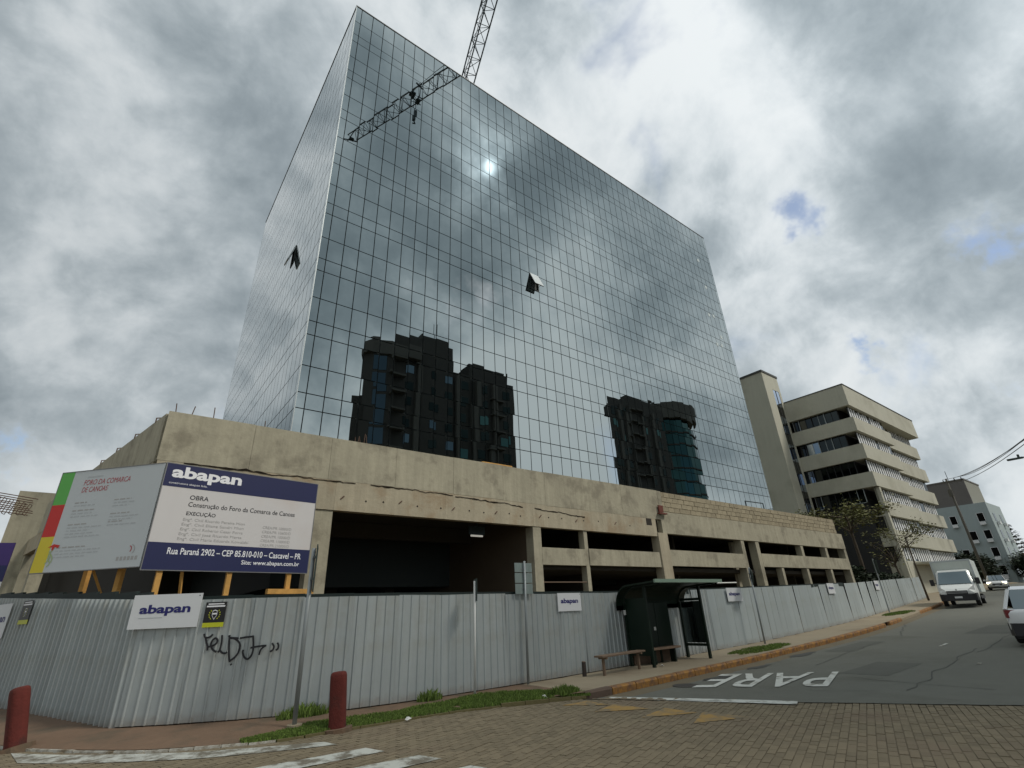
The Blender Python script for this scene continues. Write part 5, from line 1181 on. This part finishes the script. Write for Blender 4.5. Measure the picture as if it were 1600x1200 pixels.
# ================================================================== VEHICLES
def wheel(t, x, y, r, w, z=None):
    z = r if z is None else z
    o = part('wheel', MB().tube([(x, y-w/2, z), (x, y-w/2+.03, z), (x, y+w/2-.03, z), (x, y+w/2, z)], [r*.92, r, r, r*.92], 20), TYRE, t, I4)
    for s in (-1, 1): part('rim', MB().tube([(x, y+s*(w/2+.002), z), (x, y+s*(w/2+.012), z)], [r*.62, r*.55], 14), RIM, o, I4)
def sec(x, pts): return [(x, y, z) for y, z in pts]
def body_section(hw, zb, zs, zt, hwt):
    """rounded cross-section of a car body, left to right"""
    return [(-hw*.92, zb), (-hw, zb+.12), (-hw, zs), (-hw*.97, zt-.06), (-hwt, zt), (hwt, zt), (hw*.97, zt-.06), (hw, zs), (hw, zb+.12), (hw*.92, zb)]
def build_car(name, label, loc, rz, L_=4.3, W_=1.78, H_=1.55, lights=False, suv=False):
    """local x forwards"""
    t = thing(name, label, 'car', loc, rz); hw = W_/2; gc = .22
    st = [(-L_/2, .86, .45, .62, .92), (-L_/2+.12, .95, .32, .70, 1.0), (-L_/2+.7, 1.0, gc, .75, 1.02), (-.3, 1.0, gc, .78, 1.0), (.75, 1.0, gc, .78, .98), (L_/2-.75, .98, gc, .72, .90), (L_/2-.2, .92, .28, .62, .80), (L_/2, .78, .40, .55, .66)]
    part('body', MB().loft([sec(x, body_section(hw*k, zb, zs, zt, hw*k*.86)) for x, k, zb, zs, zt in st]), CARW, t, I4, smooth=True)
    rear = -L_/2+.10 if suv else -L_/2+.45
    cab = [(rear, .80, .98, .99), (rear+.42, .80, .98, H_-.09), (rear+1.0, .82, .98, H_), (.35, .82, .96, H_-.02), (1.25, .80, .93, .96)]
    part('greenhouse', MB().loft([[(x, -hw*.90, zb), (x, -hw*k*.84, zt), (x, hw*k*.84, zt), (x, hw*.90, zb)] for x, k, zb, zt in cab]), CARG, t, I4)
    part('roof', MB().loft([[(x, -hw*k*.845, zt-.03), (x, -hw*k*.78, zt+.012), (x, hw*k*.78, zt+.012), (x, hw*k*.845, zt-.03)] for x, k, zb, zt in cab[1:4]]), CARW, t, I4)
    for s in (-1, 1):
        part('pillar', MB().tube([(1.25, s*hw*.89, .95), (.36, s*hw*.70, H_-.03)], .035, 5), CARW, t, I4); part('pillar', MB().tube([(rear, s*hw*.89, .98), (rear+.42, s*hw*.68, H_-.09)], .05, 5), CARW, t, I4); part('pillar', MB().tube([(-.35, s*hw*.9, .96), (-.35, s*hw*.70, H_-.01)], .04, 5), TRIM, t, I4)
        part('mirror', MB().box(.85, 1.02, s*(hw+.1)-.1, s*(hw+.1)+.1, .94, 1.08), CARW, t, I4, bevel=.02)
        part('headlight', MB().boxm(T((L_/2-.12, s*hw*.72, .70)) @ RZ(s*-.45), .12, .36, .14), LAMPON if lights else LAMPG, t, I4)
        part('tail_light', MB().boxm(T((-L_/2+.07, s*hw*.80, .86)) @ RZ(s*.4), .1, .26, .22), LAMPR, t, I4)
        for x in (-L_*.3, L_*.31): wheel(t, x, s*(hw-.1), .31, .2)
    part('grille', MB().box(L_/2-.06, L_/2+.01, -.42, .42, .46, .62), TRIM, t, I4); part('rear_bumper', MB().loft([[(-L_/2-.03, -hw*.86, z0), (-L_/2-.03, -hw*.86, z1), (-L_/2-.03, hw*.86, z1), (-L_/2-.03, hw*.86, z0)] if i == 0 else [(-L_/2+.25, -hw*1.0, z0), (-L_/2+.25, -hw*1.0, z1), (-L_/2+.25, hw*1.0, z1), (-L_/2+.25, hw*1.0, z0)] for i, (z0, z1) in enumerate(((.25, .60), (.25, .60)))]), TRIM, t, I4)
    part('number_plate', MB().box(L_/2+.01, L_/2+.02, -.2, .2, .40, .5).box(-L_/2-.045, -L_/2-.031, -.2, .2, .66, .78), SIGNW, t, I4); part('underbody', MB().box(-L_/2+.3, L_/2-.3, -hw*.9, hw*.9, .16, .3), TRIM, t, I4)
    return t
def build_truck(loc, rz):
    t = thing('box_truck', 'white delivery truck with cargo box parked against the far hoarding', 'truck', loc, rz)
    hw = 1.0
    # cab: local x forwards
    cab = [(1.55, .55, 2.22, 1.0), (1.9, .45, 2.30, 1.0), (2.35, .42, 2.24, 1.0), (3.12, .40, 1.38, 1.0), (3.58, .42, 1.10, .97), (3.75, .46, .95, .88)]
    part('cab', MB().loft([[(x, -hw*k*.95, zb), (x, -hw*k, zb+.35), (x, -hw*k*(.985 if zt < 1.6 else .93), zt-.12), (x, -hw*k*.80, zt), (x, hw*k*.80, zt), (x, hw*k*(.985 if zt < 1.6 else .93), zt-.12), (x, hw*k, zb+.35), (x, hw*k*.95, zb)] for x, zb, zt, k in cab]), TRUCKW, t, I4, smooth=False)
    ws = [(2.39, 2.18), (3.10, 1.42)]
    part('windscreen', MB().add([(3.16, -.88, 1.40), (3.16, .88, 1.40), (2.46, .76, 2.17), (2.46, -.76, 2.17), (3.12, -.88, 1.36), (3.12, .88, 1.36), (2.40, .76, 2.12), (2.40, -.76, 2.12)], [(0, 1, 2, 3), (7, 6, 5, 4), (0, 4, 5, 1), (1, 5, 6, 2), (2, 6, 7, 3), (3, 7, 4, 0)]), CARG, t, I4)
    for s in (-1, 1):
        part('side_window', MB().add([(3.0, s*1.003, 1.42), (1.85, s*1.003, 1.36), (1.85, s*.955, 2.10), (2.40, s*.955, 2.10)], [(0, 1, 2, 3)]), CARG, t, I4)
        m_ = part('wing_mirror', MB().box(2.85, 3.0, s*1.22-.12, s*1.22+.12, 1.32, 1.72), TRIM, t, I4, bevel=.03); part('mirror_arm', MB().tube([(2.95, s*1.0, 1.45), (2.93, s*1.2, 1.5)], .03, 5), TRIM, m_, I4)
        part('headlight', MB().add([(3.60, s*.97, .95), (3.77, s*.60, .84), (3.74, s*.60, 1.0), (3.50, s*.98, 1.30)], [(0, 1, 2, 3)] if s > 0 else [(3, 2, 1, 0)]), LAMPG, t, I4)
        part('side_skirt', MB().box(-1.9, 1.5, s*.98-.03, s*.98+.03, .42, .62), TRIM, t, I4)
        for x in (2.85, -1.35): wheel(t, x, s*.86, .36, .24)
    part('grille', MB().box(3.70, 3.80, -.55, .55, .72, .96), TRIM, t, I4); part('bumper', MB().loft([[(3.30, -1.02, .38), (3.30, -1.02, .80), (3.30, 1.02, .80), (3.30, 1.02, .38)], [(3.72, -.95, .34), (3.72, -.95, .78), (3.72, .95, .78), (3.72, .95, .34)], [(3.84, -.7, .36), (3.84, -.7, .70), (3.84, .7, .70), (3.84, .7, .36)]]), TRIM, t, I4)
    part('grille_bar', MB().box(3.805, 3.82, -.52, .52, .80, .83).box(3.805, 3.82, -.52, .52, .88, .91), RIM, t, I4)
    part('number_plate', MB().box(3.845, 3.86, -.2, .2, .5, .61), SIGNW, t, I4)
    part('emblem', MB().tube([(3.78, 0, 1.02), (3.80, 0, 1.02)], .06, 4), RIM, t, I4)
    part('cargo_box', MB().box(-2.6, 1.45, -1.12, 1.12, .82, 2.95), TRUCKB, t, I4, bevel=.02)
    part('box_trim', MB().box(1.452, 1.47, -1.13, 1.13, 2.86, 2.97).box(1.452, 1.47, -1.13, -1.04, .82, 2.86).box(1.452, 1.47, 1.04, 1.13, .82, 2.86), COPING, t, I4)
    part('chassis', MB().box(-2.5, 2.6, -.5, .5, .45, .80), TRIM, t, I4)
    return t
bx = 45.6
build_truck((bx+3.4, 11.2, gz(bx+2)-.12), PI+.145)
build_car('white_car', 'small white car with lit headlights driving towards the crossing behind the truck', (80.0, 14.9, gz(80)-.12), PI+.15, 4.2, 1.76, 1.5, lights=True)
build_car('white_car', 'white car seen from behind, cut by the right edge of the photo', (24.5, 3.58, gz(25)-.13), .06, 4.3, 1.80, 1.62, suv=True)

# ------------------------------------------------------------------ litter
for k, (x, y, z, lb) in enumerate(((5.0, 9.95, -.1, 'white scrap of litter on the grass verge near the bollard'), (8.1, 9.55, -.05, 'white scrap of litter at the end of the grass verge'), (13.9, 10.9, .0, 'tiny white scrap of litter before the bus shelter'))):
    mb = MB().add([(0, 0, .01), (.10, .02, .03), (.12, .09, .012), (.04, .11, .05), (-.02, .06, .015), (.05, .05, .06)], [(0, 1, 5), (1, 2, 5), (2, 3, 5), (3, 4, 5), (4, 0, 5)])
    o = put('litter', mb.mesh('litter', PAPER), None, T((x, y, z)) @ RZ(k)); tag(o, lb, 'litter', 'litter by the kerb')
